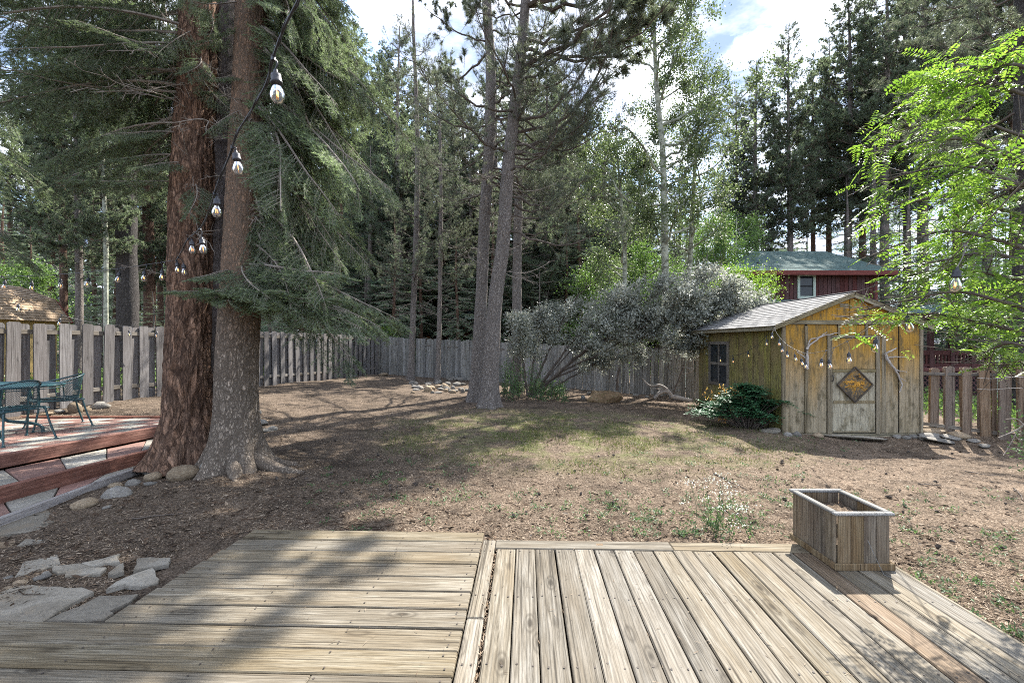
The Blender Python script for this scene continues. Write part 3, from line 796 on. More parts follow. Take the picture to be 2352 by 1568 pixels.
def flagst(name, pts, label, th=.035, mat=None):
    P = []
    for cx, cy in pts: P.append(gpt(.4141 * cx, 918.7 + .4141 * cy))
    P = np.array(P); c = P.mean(0)
    # ragged outline
    Q = []
    for a, b in zip(P, np.roll(P, -1, 0)):
        nseg = max(2, int(np.linalg.norm(b - a) / .09))
        for k in range(nseg): Q.append(a + (b - a) * k / nseg + np.r_[rng.normal(0, .013, 2), 0])
    Q = np.array(Q); zt = np.mean([gz1(*q_[:2]) for q_ in Q]) + th * .45
    n = len(Q); d = Q[:, :2] - c[:2]
    q = Geo()
    V = np.r_[np.c_[d, np.full(n, -th)], np.c_[d, np.full(n, -.007)], np.c_[d * .97, np.zeros(n)]]
    F4 = [[l * n + k, l * n + (k + 1) % n, (l + 1) * n + (k + 1) % n, (l + 1) * n + k] for l in (0, 1) for k in range(n)]
    q.add(V, F4); q.P.append((np.array([[2 * n + k for k in range(n)]]), 0))
    o = bpy.data.objects.new(name, q.mesh(name, mat or M['flag'])); COL.objects.link(o); o.location = (c[0], c[1], zt)
    o.rotation_euler = (rng.normal(0, .012), rng.normal(0, .012), 0)
    return tag(o, label, 'flagstone')
flagst('flagstone', [(-120, 660), (180, 612), (330, 605), (375, 630), (240, 712), (-120, 775)], 'long pale flagstone beside the lowest step kerb', .05)
flagst('flagstone', [(-60, 800), (100, 785), (100, 802), (-60, 850)], 'yellowish sliver of flagstone at the picture edge', .03, M['rock_tan'])
flagst('flagstone', [(90, 815), (130, 785), (270, 783), (292, 800), (225, 815)], 'small grey flagstone right of the yellowish sliver')
flagst('flagstone', [(90, 990), (130, 910), (345, 856), (325, 920)], 'four sided rough flagstone left of the broken slabs')
flagst('flagstone', [(280, 935), (420, 918), (500, 937), (582, 942), (560, 965), (380, 980), (310, 976)], 'jagged low slab in the middle of the broken slabs')
flagst('flagstone', [(452, 916), (670, 857), (665, 905), (505, 934)], 'pointed slab above the jagged middle slab')
flagst('flagstone', [(600, 970), (650, 925), (697, 908), (690, 950), (625, 976)], 'smallest flagstone with three corners between larger slabs')
flagst('flagstone', [(725, 958), (760, 890), (900, 884), (960, 890), (940, 914)], 'narrow pale slab touching soil beside the deck edge')
flagst('flagstone', [(590, 1045), (700, 985), (840, 937), (882, 980), (870, 1030)], 'smooth wedge shaped slab against the deck edge')
flagst('flagstone', [(-80, 1110), (110, 1037), (525, 1062), (300, 1195), (225, 1246), (-80, 1246)], 'largest bluish flagstone in front of the long deck boards', .05)
flagst('flagstone', [(262, 1246), (545, 1102), (770, 1094), (640, 1180), (560, 1246)], 'broad buff flagstone between largest flagstone and deck', .05)
rock_px(240, 966, 46, 30, ROCKS[2], 'small grey cobble left of the jagged slab')
rock_px(200, 998, 110, 14, ROCKS[3], 'thin flat pebble below the four sided flagstone')
rock_px(90, 1020, 80, 22, ROCKT[2], 'flat tan pebble above the largest bluish flagstone')
rock_px(30, 990, 50, 24, ROCKS[4], 'grey pebble at the picture edge above the largest flagstone')
rock_px(25, 1050, 60, 26, ROCKT[0], 'tan cobble left of the flat tan pebble')

def rpx(cx, cy, w, h, me, label, group=None, sink=.3, name='stone', fu=(536, .4557), fv=(612.5, .4557), cat='rock'):
    u = fu[0] + fu[1] * cx; v = fv[0] + fv[1] * (cy + h / 2)
    p = gpt(u, v); k = p[1] / F_PX * fu[1]; hz = max(h * k * .6, .02)
    return rock(name, me, p + (0, w * k * .3, hz * (1 - sink) * .55), (w * k / 2, w * k * .4, hz), label, cat, group, rotz=rng.normal(0, .2), tilt=.1)
for k in range(46):
    a = rng.uniform(0, 1)
    cx = 890 + 310 * a; cy = rng.uniform(572, 590) + rng.uniform(0, 52) * (1 - .3 * abs(a - .5))
    rpx(cx, cy, rng.uniform(16, 46), rng.uniform(10, 26), ROCKS[k % 6] if k % 4 else ROCKT[k % 3], 'grey or tan rock in the low rock border under the slim pines', 'rocks of the low border under the slim pines')
for k in range(14):
    rpx(1080 + 9.5 * k + rng.normal(0, 3), 562 + rng.normal(0, 3), rng.uniform(18, 36), rng.uniform(10, 18), ROCKS[k % 6], 'dark rock in the row along the foot of the grey board fence', 'rocks along the foot of the board fence')
for k in range(12):
    rpx(1650 + 55 * k + rng.normal(0, 10), 610 + k * 4 + rng.normal(0, 6), rng.uniform(20, 40), rng.uniform(9, 18), ROCKS[(k * 5) % 6], 'small stone half sunk near the fence behind the brown boulder', 'small stones near the fence behind the boulder')
rpx(750, 540, 50, 18, ROCKT[1], 'pale stone in the corner where the two fences meet')
rpx(980, 612, 46, 46, ROCKT[2], 'biggest pinkish rock standing up in the low rock border')
# boulder on the lawn
p = gpt(1395, 926)
bo = rock('boulder', rock_mesh('boulder', M['boulder'], 4.3, rough=.22, sub=4, flat=.75), p + (0, .25, .14), (.54, .30, .30), 'mossy brown flat topped boulder on the lawn before the fence', 'boulder', rotz=.1, tilt=.02)
bo = rpx(1765, 655, 30, 22, ROCKS[3], 'fist sized stone at the left end of the brown boulder')
# terrace stones near the fence on the left
def rl(cx, cy, w, h, me, lb): return rpx(cx, cy, w, h, me, lb, fu=(0, .1758), fv=(811.5, .1758))
rl(930, 690, 190, 170, ROCKT[2], 'big angular yellow rock at the foot of the picket boards')
rl(1240, 672, 240, 120, ROCKS[5], 'long pale grey rock right of the yellow rock')
rl(1095, 730, 130, 55, ROCKT[0], 'flat tan stone between yellow and grey rocks')
rl(740, 750, 130, 50, ROCKS[0], 'flat grey stone left of the yellow rock')
rl(560, 790, 150, 45, ROCKT[1], 'low rust coloured stone behind the iron chairs')
# stones at the shed
sh = dict(fu=(1760.9, .2441), fv=(650.8, .2441))
rpx(60, 1385, 210, 60, rock_mesh('slab', M['flag'], 21, rough=.15, flat=.8), 'wide flat slab between shrub and shed corner', **sh)
rpx(215, 1418, 90, 66, ROCKS[3], 'dark rounded stone under the near shed corner', **sh)
rpx(300, 1412, 80, 56, ROCKS[1], 'lighter rounded stone right of the dark one at the shed corner', **sh)
rpx(505, 1425, 110, 52, ROCKT[1], 'pale green stone left of the shed doorstep', **sh)
rpx(920, 1462, 560, 44, rock_mesh('doorstep_slab', M['flag'], 25, rough=.12, flat=.9), 'long flat doorstep slab in front of the shed door', sink=.5, **sh)
for k, (cx, cy, w, h) in enumerate(((1255, 1440, 90, 40), (1335, 1445, 90, 42), (1410, 1435, 80, 44), (1480, 1440, 70, 60))):
    rpx(cx, cy, w, h, ROCKS[(k + 2) % 6], ['first', 'second', 'third', 'fourth'][k] + ' grey stone from the doorstep along the shed foot', **sh)
fr = dict(fu=(2067, .2344), fv=(689, .2344))
rpx(380, 1272, 270, 60, rock_mesh('slab', M['rock_tan'], 31, rough=.12, flat=.8), 'broad tan slab at the foot of the pickets beside the shed', **fr)
rpx(640, 1320, 200, 60, ROCKT[1], 'tan rock right of the broad tan slab', **fr)
rpx(380, 1330, 240, 36, ROCKS[2], 'thin grey slab below the broad tan slab', **fr)
rpx(560, 1345, 180, 40, ROCKS[4], 'flat grey rock in the middle of the slabs by the pickets', **fr)
rpx(470, 1382, 330, 36, ROCKS[0], 'long pale slab nearest the lawn by the pickets', **fr)
rpx(860, 1425, 110, 34, ROCKS[5], 'small pale stone under the tallest picket', **fr)
rpx(760, 1375, 120, 30, ROCKS[1], 'flat stone between two pickets and the pale slab', **fr)

# ------------------------------------------------------------------ fences
def board_meshes(name, w, h, t, mat, clip=.03, nvar=5):
    out = []
    for k in range(nvar):
        q = Geo(); c = clip if clip else .004
        hh = h + rng.normal(0, .012)
        P = [(-w / 2, 0), (w / 2, 0), (w / 2, hh - c), (w / 2 - c, hh), (-w / 2 + c, hh), (-w / 2, hh - c)]
        n = 6
        V = np.r_[np.array([(x, -t / 2, z) for x, z in P]), np.array([(x, t / 2, z) for x, z in P])]
        V[:, 0] += .006 * np.sin(V[:, 2] * 3 + k)
        q.add(V, [[i_, (i_ + 1) % n, n + (i_ + 1) % n, n + i_] for i_ in range(n)])
        q.P.append((np.array([[0, 1, 2, 3, 4, 5]]), 0)); q.P.append((np.array([[11, 10, 9, 8, 7, 6]]), 0))
        out.append(q.mesh(name, mat))
    return out
def fence_run(root, A, B, tops, spacing, w, meshes, h, side, off=0.0, zbase=None, jit=.0):
    """boards along A-B on one side of the rails"""
    A = np.array(A); B = np.array(B); L = np.linalg.norm(B - A); d = (B - A) / L; nrm = np.array([d[1], -d[0]])
    ang = math.atan2(d[1], d[0]); pc = wloc(root)
    s = off
    while s < L:
        t = s / L; p = A + d * s + nrm * side
        zt = lerp(tops[0], tops[1], t) + rng.normal(0, jit)
        zb = gz1(*p) - .02
        o = put('board', meshes[rng.integers(len(meshes))], root, loc=(p[0] - pc[0], p[1] - pc[1], zb - pc[2]), rot=(rng.normal(0, .01), rng.normal(0, .014), ang + (math.pi if rng.random() < .5 else 0)), scale=(1 + rng.normal(0, .02), 1, (zt - zb) / h))
        s += spacing * (1 + rng.normal(0, .02))
def rail(root, A, B, z0, z1, mat, hh=.08, tt=.04, name='rail'):
    A = np.array([*A, z0]); B = np.array([*B, z1]); c = (A + B) / 2; L = np.linalg.norm(B - A)
    q = Geo(); q.box((-L / 2, -tt / 2, -hh / 2), (L / 2, tt / 2, hh / 2), .005)
    d = (B - A) / L; Mx = Matrix(frame(d).tolist()).to_euler()
    pc = wloc(root)
    return put(name, q.mesh(name, mat), root, loc=tuple(c - pc), rot=tuple(Mx))
FA, FB = np.array([-8.95, 5.3]), np.array([-6.42, 21.9])
f1 = thing('shadowbox_fence', 'weathered grey fence of spaced boards on both sides of rails behind the patio', 'fence', (-8.0, 11, .2))
bm1 = board_meshes('board', .2, 1.6, .022, M['fence_z'])
fence_run(f1, FA, FB, (1.93, 1.86), .40, .2, bm1, 1.6, .035, .1)
fence_run(f1, FA, FB, (1.90, 1.84), .40, .2, bm1, 1.6, -.035, .30)
rail(f1, FA, FB, 1.76, 1.70, M['rail_x'])
for k in range(8):
    a = lerp(FA, FB, k / 8); b = lerp(FA, FB, (k + 1) / 8)
    rail(f1, a, b, gz1(*a) + .28, gz1(*b) + .28, M['rail_x'])
f2 = thing('board_fence', 'old dark grey solid board fence closing the back of the yard', 'fence', (0, 18.8, -.1))
bm2 = board_meshes('board', .142, 1.7, .02, M['fence_old'], .0)
BA, BB = np.array([-6.3, 21.95]), np.array([6.35, 15.45])
fence_run(f2, BA, BB, (1.80, 1.24), .146, .142, bm2, 1.7, .03, 0, jit=.02)
rail(f2, BA, BB, 1.5, .95, M['rail_x']); rail(f2, BA, BB, .35, -.05, M['rail_x'])
blkp = blk('post', (-6.42, 21.85, -.2), (-6.32, 21.95, 1.86), M['fence_old'], None, .006); blkp.parent = f2; blkp.location = np.array(blkp.location) - wloc(f2)
f3 = thing('picket_fence', 'warm brown picket fence with clipped tops running from the shed', 'fence', (9, 8.8, -.25))
bm3 = board_meshes('picket', .15, 1.3, .024, M['picket_z'], .028)
for (cx, w, cyb, back) in ((335, 70, 1250, 0), (290, 60, 1245, 1), (492, 75, 1300, 0), (440, 60, 1270, 1), (657, 76, 1322, 0), (603, 60, 1300, 1), (842, 82, 1400, 0), (775, 70, 1350, 1), (915, 60, 1385, 1),
                         (1030, 92, 1432, 0), (965, 60, 1410, 1), (1225, 95, 1470, 0), (1160, 60, 1440, 1), (1420, 100, 1520, 0), (1340, 70, 1490, 1), (1620, 105, 1580, 0)):
    t = (cx - 290) / (1225 - 290); y = lerp(9.35, 8.35, t) + (.07 if back else 0)
    if back: w *= .62; cx += 10
    u = 2067 + .2344 * cx; x = (u - 1176) * y / F_PX
    zb = gz1(x, y) - .03; zt = CAMZ - (843 + (1 if back else 0) - 784) * y / F_PX
    pc = wloc(f3)
    put('picket', bm3[rng.integers(5)], f3, loc=(x - pc[0], y - pc[1], zb - pc[2]), rot=(0, rng.normal(0, .012), math.atan2(-1.0, .95)*.35 + (math.pi if rng.random() < .5 else 0)), scale=(w * .2344 * y / F_PX / .15, 1, (zt - zb) / 1.3))
a = at(2110, 858, 9.42)[:2]; b = at(2420, 864, 8.05)[:2] + (.9, -.25)
rail(f3, a, b, CAMZ - 74 * 9.42 / F_PX, CAMZ - 80 * 8.0 / F_PX, M['rail_x'], .06); 
rail(f3, a, b, gz1(*a) + .12, gz1(*b) + .12, M['rail_x'], .07)
for zc in (.78, .42):
    q = Geo(); pts = [at(2245 + k * 25, 866 + (.8 - zc) * 70 + 2 * math.sin(k * 1.3), 8.55 - k * .09) for k in range(8)]
    q.tube(catmull(pts, 24), .006, 5); q.build('wire', M['branch_grey'], f3, smooth=True)

# ------------------------------------------------------------------ garden shed
S = thing('garden_shed', 'weathered ochre plywood garden shed with grey shingle roof', 'shed', (6.85, 9.2, -.27))
sx0, sx1, sy0, sy1 = 5.464, 8.25, 9.15, 13.3
sz0 = -.28
def sblk(name, lo, hi, mat, bev=.004, parent=None, label=None):
    o = blk(name, lo, hi, mat, None, bev); pr = parent or S
    o.parent = pr; o.location = Vector(np.array(o.location) - wloc(pr))
    if label: o['label'] = label
    return o
def sxx(cx): return (1760.9 + .2441 * cx - 1176) * 9.15 / F_PX
def szz(cy): return CAMZ - (650.8 + .2441 * cy - 784) * 9.15 / F_PX
# core body
q = Geo(); q.box((sx0 + .02, sy0 + .03, sz0 - .1), (sx1 - .02, sy1 - .02, 1.94)); q.build('core', M['dark_inside'], S)
# front plywood panels
for a, b in ((175, 358), (384, 566)):
    sblk('wall_panel', (sxx(a), sy0 + .004, sz0 + .02), (sxx(b), sy0 + .03, szz(385)), M['shed_front'])
for a, b in ((1064, 1238), (1252, 1440)):
    sblk('wall_panel', (sxx(a), sy0 + .004, sz0 + .02), (sxx(b), sy0 + .03, szz(385)), M['shed_front'])
sblk('wall_panel', (sxx(690), sy0 + .004, szz(486)), (sxx(925), sy0 + .03, szz(390)), M['shed_gable'])
sblk('wall_panel', (sxx(568), sy0 + .004, szz(486)), (sxx(668), sy0 + .03, szz(390)), M['shed_front'])
sblk('wall_panel', (sxx(950), sy0 + .004, szz(486)), (sxx(1062), sy0 + .03, szz(390)), M['shed_front'])
sblk('batten', (sxx(355), sy0 - .022, sz0 + .02), (sxx(386), sy0 + .003, szz(400)), M['shed_trim'])
sblk('corner_trim', (sxx(143), sy0 - .02, sz0), (sxx(175), sy0 + .03, szz(350)), M['shed_trim'])
sblk('corner_trim', (sxx(1440), sy0 - .02, sz0 - .02), (sxx(1468), sy0 + .03, szz(395)), M['shed_trim'])
sblk('door_jamb', (sxx(568), sy0 - .022, sz0), (sxx(612), sy0 + .002, szz(488)), M['shed_trim'])
sblk('door_jamb', (sxx(1024), sy0 - .022, sz0), (sxx(1062), sy0 + .002, szz(488)), M['shed_trim'])
sblk('batten', (sxx(1085), sy0 - .006, sz0 + .03), (sxx(1122), sy0 + .0035, szz(480)), M['shed_trim'])
sblk('batten', (sxx(668), sy0 - .016, szz(488)), (sxx(690), sy0 + .0, szz(388)), M['shed_trim'])
sblk('batten', (sxx(926), sy0 - .016, szz(488)), (sxx(950), sy0 + .0, szz(388)), M['shed_trim'])
sblk('header_beam', (sx0 - .02, sy0 - .028, szz(385)), (sx1 + .04, sy0 + .02, szz(346)), M['shed_beam'])
sblk('header_beam', (sxx(566), sy0 - .019, szz(512)), (sxx(1064), sy0 + .004, szz(489)), M['shed_beam'])
sblk('sill_beam', (sx0, sy0 - .012, sz0 - .06), (sx1 + .02, sy0 + .02, sz0 + .015), M['shed_beam'])
# door
dr = thing('door', None, None, (0, 0, 0)); dr.parent = S
def dblk(name, lo, hi, mat, label=None): return sblk(name, lo, hi, mat, .004, dr, label)
dblk('door_panel', (sxx(618), sy0 - .004, szz(1402)), (sxx(1020), sy0 + .025, szz(832)), M['shed_door'])
dblk('door_panel', (sxx(614), sy0 - .004, szz(806)), (sxx(1022), sy0 + .025, szz(516)), M['shed_front'])
dblk('door_rail', (sxx(614), sy0 - .02, szz(834)), (sxx(1022), sy0 - .002, szz(808)), M['shed_beam'])
dblk('door_rail', (sxx(625), sy0 - .014, szz(1128)), (sxx(1018), sy0 - .0045, szz(1100)), M['shed_trim'])
dblk('door_rail', (sxx(625), sy0 - .012, szz(1402)), (sxx(1018), sy0 - .0045, szz(1386)), M['shed_trim'])
q = Geo()
hx, hz = sxx(607), szz(890)
q.tube(catmull([(hx, sy0 - .024, hz + .06), (hx, sy0 - .055, hz + .045), (hx + .004, sy0 - .06, hz), (hx + .006, sy0 - .05, hz - .045), (hx, sy0 - .024, hz - .055)], 14), .009, 6)
q.build('handle', M['iron'], dr, smooth=True)
# gable
ax, az = sxx(800), 2.56
ex0, ex1, ez = 5.25, 8.42, 1.905
slope = (az - ez) / (ax - ex0)
q = Geo()
zb = szz(346) + .002
V = []
for y in (sy0 + .005, sy0 + .03): V += [(sx0, y, zb), (sx1, y, zb), (ax + (az - .05 - zb) / slope, y, zb), (ax, y, az - .05), (ax - (az - .05 - zb) / slope, y, zb)]
q.add(V, [[0, 1, 2, 3, 4]]); q.P.append((np.array([[9, 8, 7, 6, 5]]), 0))
q.build('gable_panel', M['shed_gable'], S)
sblk('king_post', (ax - .045, sy0 - .014, zb + .002), (ax + .045, sy0 + .003, az - .09), M['shed_front'])
sblk('gable_patch', (sxx(812), sy0 - .006, szz(250)), (sxx(905), sy0 + .0035, szz(165)), M['shed_door'])
sblk('gable_patch', (sxx(690), sy0 - .006, szz(225)), (sxx(770), sy0 + .0035, szz(190)), M['shed_beam'])
# rake boards and roof courses
for sgn in (-1, 1):
    A = np.array([ax, sy0 - .075, az - .045]); B = np.array([ax + sgn * (ax - ex0), sy0 - .075, ez - .045])
    L = np.linalg.norm(B - A); q = Geo(); q.box((0.01, -.014, -.05), (L, .014, .045), .004)
    o = put('rake_board', q.mesh('rake_board', M['shed_beam']), S)
    o.matrix_parent_inverse.identity()
    fr_ = frame((B - A) / L, (0, -1, 0)); 
    o.location = Vector(A - wloc(S)); o.rotation_euler = (0, math.atan2(-(B - A)[2], (B - A)[0]), 0)
    # deck under the shingles
    d = (B - A) / L; up = np.array([-d[2], 0, d[0]]); up = up if up[2] > 0 else -up
    ys, ye = sy0 - .1, sy1 + .2
    q = Geo()
    a0 = np.array([ax, 0, az]); b0 = a0 + d * (L + .03)
    V = []
    for y in (ys, ye):
        for p_ in (a0, b0): V += [p_ + (0, y, 0), p_ + up * -.03 + (0, y, 0)]
    q.add(V, [[0, 2, 3, 1], [4, 5, 7, 6], [0, 4, 6, 2], [1, 3, 7, 5], [2, 6, 7, 3], [0, 1, 5, 4]])
    q.build('roof_deck', M['shed_beam'], S)
    nc = 13
    for k in range(nc):
        q = Geo()
        s0 = (L + .045) * k / nc; s1 = (L + .045) * (k + 1) / nc + .012
        # upper edge tucked under, lower edge proud, broken into tabs
        y = ys - .012
        while y < ye:
            wd = .30 * rng.uniform(.85, 1.15); y2 = min(y + wd, ye + .012); tz = rng.uniform(.000, .004); ds = rng.uniform(-.008, .008)
            P0 = a0 + d * s0 + up * .003; P1 = a0 + d * (s1 + ds) + up * (.011 + tz)
            V = [P0 + (0, y, 0), P0 + (0, y2 - .006, 0), P1 + (0, y2 - .006, 0), P1 + (0, y, 0), P1 - up * .008 + (0, y2 - .006, 0), P1 - up * .008 + (0, y, 0)]
            q.add(V, [[0, 1, 2, 3], [3, 2, 4, 5]]); y = y2
        q.build('shingle_course', M['roof_grey'], S)
q = Geo(); q.box((ax - .02, sy0 - .11, az + .006), (ax + .02, sy1 + .21, az + .028), .006); q.build('ridge_cap', M['roof_grey'], S)
sblk('fascia_board', (ex0 - .02, sy0 - .09, ez - .105), (ex0 + .005, sy1 + .2, ez - .02), M['shed_beam'])
# left side wall of upright boards
ys = list(np.linspace(sy0 + .03, sy1, 19))
for k, (a, b) in enumerate(zip(ys[:-1], ys[1:])):
    if a > 11.45 and b < 12.62:
        sblk('wall_board', (sx0 + rng.uniform(0, .006), a + .003, sz0 - .05), (sx0 + .03, b - .003, .46), M['shed_side'])
        sblk('wall_board', (sx0 + rng.uniform(0, .006), a + .003, 1.54), (sx0 + .03, b - .003, 1.9), M['shed_side'])
    else:
        sblk('wall_board', (sx0 + rng.uniform(0, .006), a + .003, sz0 - .05), (sx0 + .03, b - .003, 1.9), M['shed_side'])
    if k in (2, 5, 8, 17): sblk('batten', (sx0 - .016, a - .02, sz0 - .05), (sx0 - .001, a + .02, 1.88), M['shed_side'])
win = thing('window', None, None, (0, 0, 0)); win.parent = S
wy0, wy1, wz0, wz1 = 11.5, 12.55, .47, 1.53
sblk('pane', (sx0 + .012, wy0, wz0), (sx0 + .02, wy1, wz1), M['pane'], 0, win)
for lo, hi in (((wy0 - .05, wz0 - .05), (wy0 + .04, wz1 + .05)), ((wy1 - .04, wz0 - .05), (wy1 + .05, wz1 + .05))):
    sblk('frame', (sx0 - .03, lo[0], lo[1]), (sx0 + .011, hi[0], hi[1]), M['rail_x'], .004, win)
sblk('frame', (sx0 - .028, wy0 + .041, wz0 - .05), (sx0 + .011, wy1 - .041, wz0 + .03), M['rail_x'], .004, win)
sblk('frame', (sx0 - .028, wy0 + .041, wz1 - .03), (sx0 + .011, wy1 - .041, wz1 + .05), M['rail_x'], .004, win)
sblk('glazing_bar', (sx0 - .02, wy0 + .041, .96), (sx0 + .0112, wy1 - .041, 1.03), M['rail_x'], .004, win)
sblk('glazing_bar', (sx0 - .018, 12.0, wz0 + .031), (sx0 + .0108, 12.05, .959), M['rail_x'], .004, win)
sblk('glazing_bar', (sx0 - .018, 12.0, 1.031), (sx0 + .0108, 12.05, wz1 - .031), M['rail_x'], .004, win)
# far and right walls
q = Geo(); q.box((sx1 - .019, sy0 + .031, sz0 - .1), (sx1, sy1, 1.93)); q.box((sx0 + .031, sy1 - .019, sz0 - .1), (sx1 - .02, sy1, 1.93)); q.build('plain_wall', M['shed_front'], S)
# diamond sign on the door
sg = thing('diamond_sign', 'rusty carved square sign hung cornerwise on the shed door', 'sign', (sxx(820), sy0 - .024, szz(950)))
hd = .372
q = Geo(); ca = math.cos(math.pi / 4)
Mz = rotm(0, math.pi / 4, 0)
q.box((-hd * ca, -.012, -hd * ca), (hd * ca, .003, hd * ca), .004, 0, Mz); q.build('face', M['sign'], sg, local=True)
for k in range(4):
    q = Geo(); Mk = rotm(0, math.pi / 4 + k * math.pi / 2, 0)
    q.box((-hd * ca + .002, -.028, hd * ca - .03), (hd * ca - .032, .0, hd * ca), .004, 0, Mk); q.build('frame', M['sign_dark'], sg, local=True)
q = Geo()
for k in range(46):                                  # raised rust-orange ornaments on the face: stalks, blossoms and a plank
    a_, r_ = rng.uniform(0, 6.28), abs(rng.normal(.0, .1))
    cx, cz = .05 + r_ * math.cos(a_) * 1.3, .03 + r_ * math.sin(a_) * .9
    if abs(cx) + abs(cz) > .30: continue
    q.lathe([(0.001, .012), (.012, .010), (.018, .004), (.020, 0)], 7, 0, rotm(math.pi / 2, 0, 0, (cx, -.012, cz), rng.uniform(.5, 1.2)))
q.box((-.22, -.02, .035), (.02, -.0125, .075), .003); q.box((-.02, -.02, -.12), (.012, -.0125, .034), .003)
q.tube(catmull([(-.2, -.016, -.06), (-.1, -.018, -.02), (.02, -.018, -.04), (.13, -.018, .02)], 12), .009, 5)
tag(q.build('ornament', M['sign_ochre'], sg, local=True), 'raised rust orange flowers and stalks')
q = Geo()
for (cx, cz) in ((.03, .17), (.075, .16), (.05, .13), (.09, .12)): 
    q.tube([(cx + .018 * math.cos(t), -.016, cz + .018 * math.sin(t)) for t in np.linspace(0, 6.28, 11)], .005, 4, cap=False)
q.build('ring_ornament', M['sign_dark'], sg, local=True)
# driftwood branches hung on the shed front
def wallbranch(label, limbs):
    o = thing('driftwood_branch', label, 'branch', (sxx(limbs[0][0][0]), sy0 - .05, szz(limbs[0][0][1])))
    q = Geo()
    for pts, r0, r1 in [(l[:-2], l[-2], l[-1]) for l in limbs]:
        P = catmull([(sxx(cx), sy0 - .045 - .02 * math.sin(k * 1.7), szz(cy)) for k, (cx, cy) in enumerate(pts)], 5 * len(pts))
        P[1:-1] += rng.normal(0, .003, P[1:-1].shape)
        q.tube(P, np.linspace(r0, r1, len(P)), 7)
    q.build('limb', M['branch_grey'], o, smooth=True)
wallbranch('bleached forked branch hung left of the shed door', [[(368, 800), (362, 700), (374, 600), (430, 555), (505, 495), (580, 480), (662, 463), .030, .008], [(372, 612), (390, 530), (470, 510), (560, 455), .016, .006], [(350, 700), (300, 665), (268, 640), .013, .006]])
wallbranch('bleached antler shaped branch hung right of the shed door', [[(1095, 662), (1130, 740), (1195, 815), (1240, 890), (1250, 960), (1225, 1022), .030, .008], [(1098, 664), (1140, 635), (1210, 607), .022, .009], [(1128, 695), (1200, 690), (1300, 693), .016, .006], [(1190, 808), (1230, 822), (1302, 830), .014, .006], [(1240, 890), (1285, 917), .010, .005]])
o = thing('driftwood_branch', 'small bleached branch hung on the shed side left of its window', 'branch', (sx0 - .05, 13.0, 1.0))
q = Geo()
for pts in ([(1595, 822), (1597, 846), (1588, 855), (1572, 859)], [(1597, 846), (1585, 845), (1571, 843)]):
    q.tube(catmull([(sx0 - .06, sx0 * F_PX / (u - 1176), CAMZ - (v - 784) * (sx0 * F_PX / (u - 1176)) / F_PX) for u, v in pts], 12), np.linspace(.022, .008, 12), 6)
q.build('limb', M['branch_grey'], o, smooth=True)

# ------------------------------------------------------------------ red house behind the shed
H = thing('red_house', 'two storey red brown house with green shingle roof behind the shed', 'house', (14, 22, -.6))
def hb(name, lo, hi, mat, bev=.0, parent=None): return sblk(name, lo, hi, mat, bev, parent or H)
hx0, hx1, hy0, hy1 = 10.9, 17.2, 21.5, 29.0
hb('wall_core', (hx0 + .02, hy0 + .03, -.8), (hx1 - .02, hy1, 4.78), M['red_wall'])
pk = None
x = hx0
wmap = {}
wx0, wx1, wz0_, wz1_ = (1836 - 1176) * 21.5 / F_PX, (1868 - 1176) * 21.5 / F_PX, 3.70, 4.68
while x < hx1:
    w = .20
    x2 = min(x + w, hx1)
    segs = [(-.7, 4.78)] if (x2 < wx0 - .07 or x > wx1 + .07) else [(-.7, wz0_ - .08), (wz1_ + .08, 4.78)]
    for a, b in segs:
        key = (round(b - a, 2), round(x2 - x, 3))
        if key not in wmap:
            q = Geo(); q.box((0, 0, 0), (x2 - x - .02, .025, b - a), .006); wmap[key] = q.mesh('siding_board', M['red_wall'])
        put('siding_board', wmap[key], H, loc=tuple(np.array([x + .01, hy0 + rng.uniform(0, .003), a]) - wloc(H)))
    x += w
q = Geo(); q.box((hx1 - .019, hy0 + .026, -.7), (hx1 + .002, hy1, 4.78)); q.build('end_wall', M['red_wall'], H)
hb('corner_trim', (hx1 - .05, hy0 - .02, -.7), (hx1 + .06, hy0 + .02, 4.75), M['red_trim'])
hw = thing('window', None, None); hw.parent = H
hb('pane', (wx0, hy0 + .01, wz0_), (wx1, hy0 + .02, wz1_), M['pane'], 0, hw)
for a, b in (((wx0 - .1, wz0_ - .09), (wx0 + .02, wz1_ + .09)), ((wx1 - .02, wz0_ - .09), (wx1 + .1, wz1_ + .09)), ((wx0 + .021, wz1_ - .02), (wx1 - .021, wz1_ + .09)), ((wx0 + .021, wz0_ - .09), (wx1 - .021, wz0_ + .02))):
    hb('frame', (a[0], hy0 - .04, a[1]), (b[0], hy0 + .009, b[1]), M['green_trim'], .004, hw)
hb('sash_bar', (wx0 + .021, hy0 - .015, 4.16), (wx1 - .021, hy0 + .0095, 4.22), M['dark_inside'], .003, hw)
rf = thing('roof', None, None); rf.parent = H
ez_, rz_ = 4.84, 6.55
ex0_, ex1_, ey0_, ey1_ = 10.35, 17.75, 21.0, 29.5
ry = 25.2; rx0, rx1 = 8.6, 17.35 - 0.0
rx1 = (1896 - 1176) * 25.2 / F_PX; rxl = 13.4
q = Geo()
q.add([(ex0_, ey0_, ez_), (ex1_, ey0_, ez_), (rx1, ry, rz_), (rxl, ry, rz_), (ex1_, ey1_, ez_), (ex0_, ey1_, ez_)], [[0, 1, 2, 3], [3, 2, 4, 5]])
q.P.append((np.array([[1, 4, 2]]), 0)); q.P.append((np.array([[0, 3, 5]]), 0))
q.build('slope', M['roof_green'], rf)
q = Geo()                                            # raised shingle courses on the front slope
nc = 26
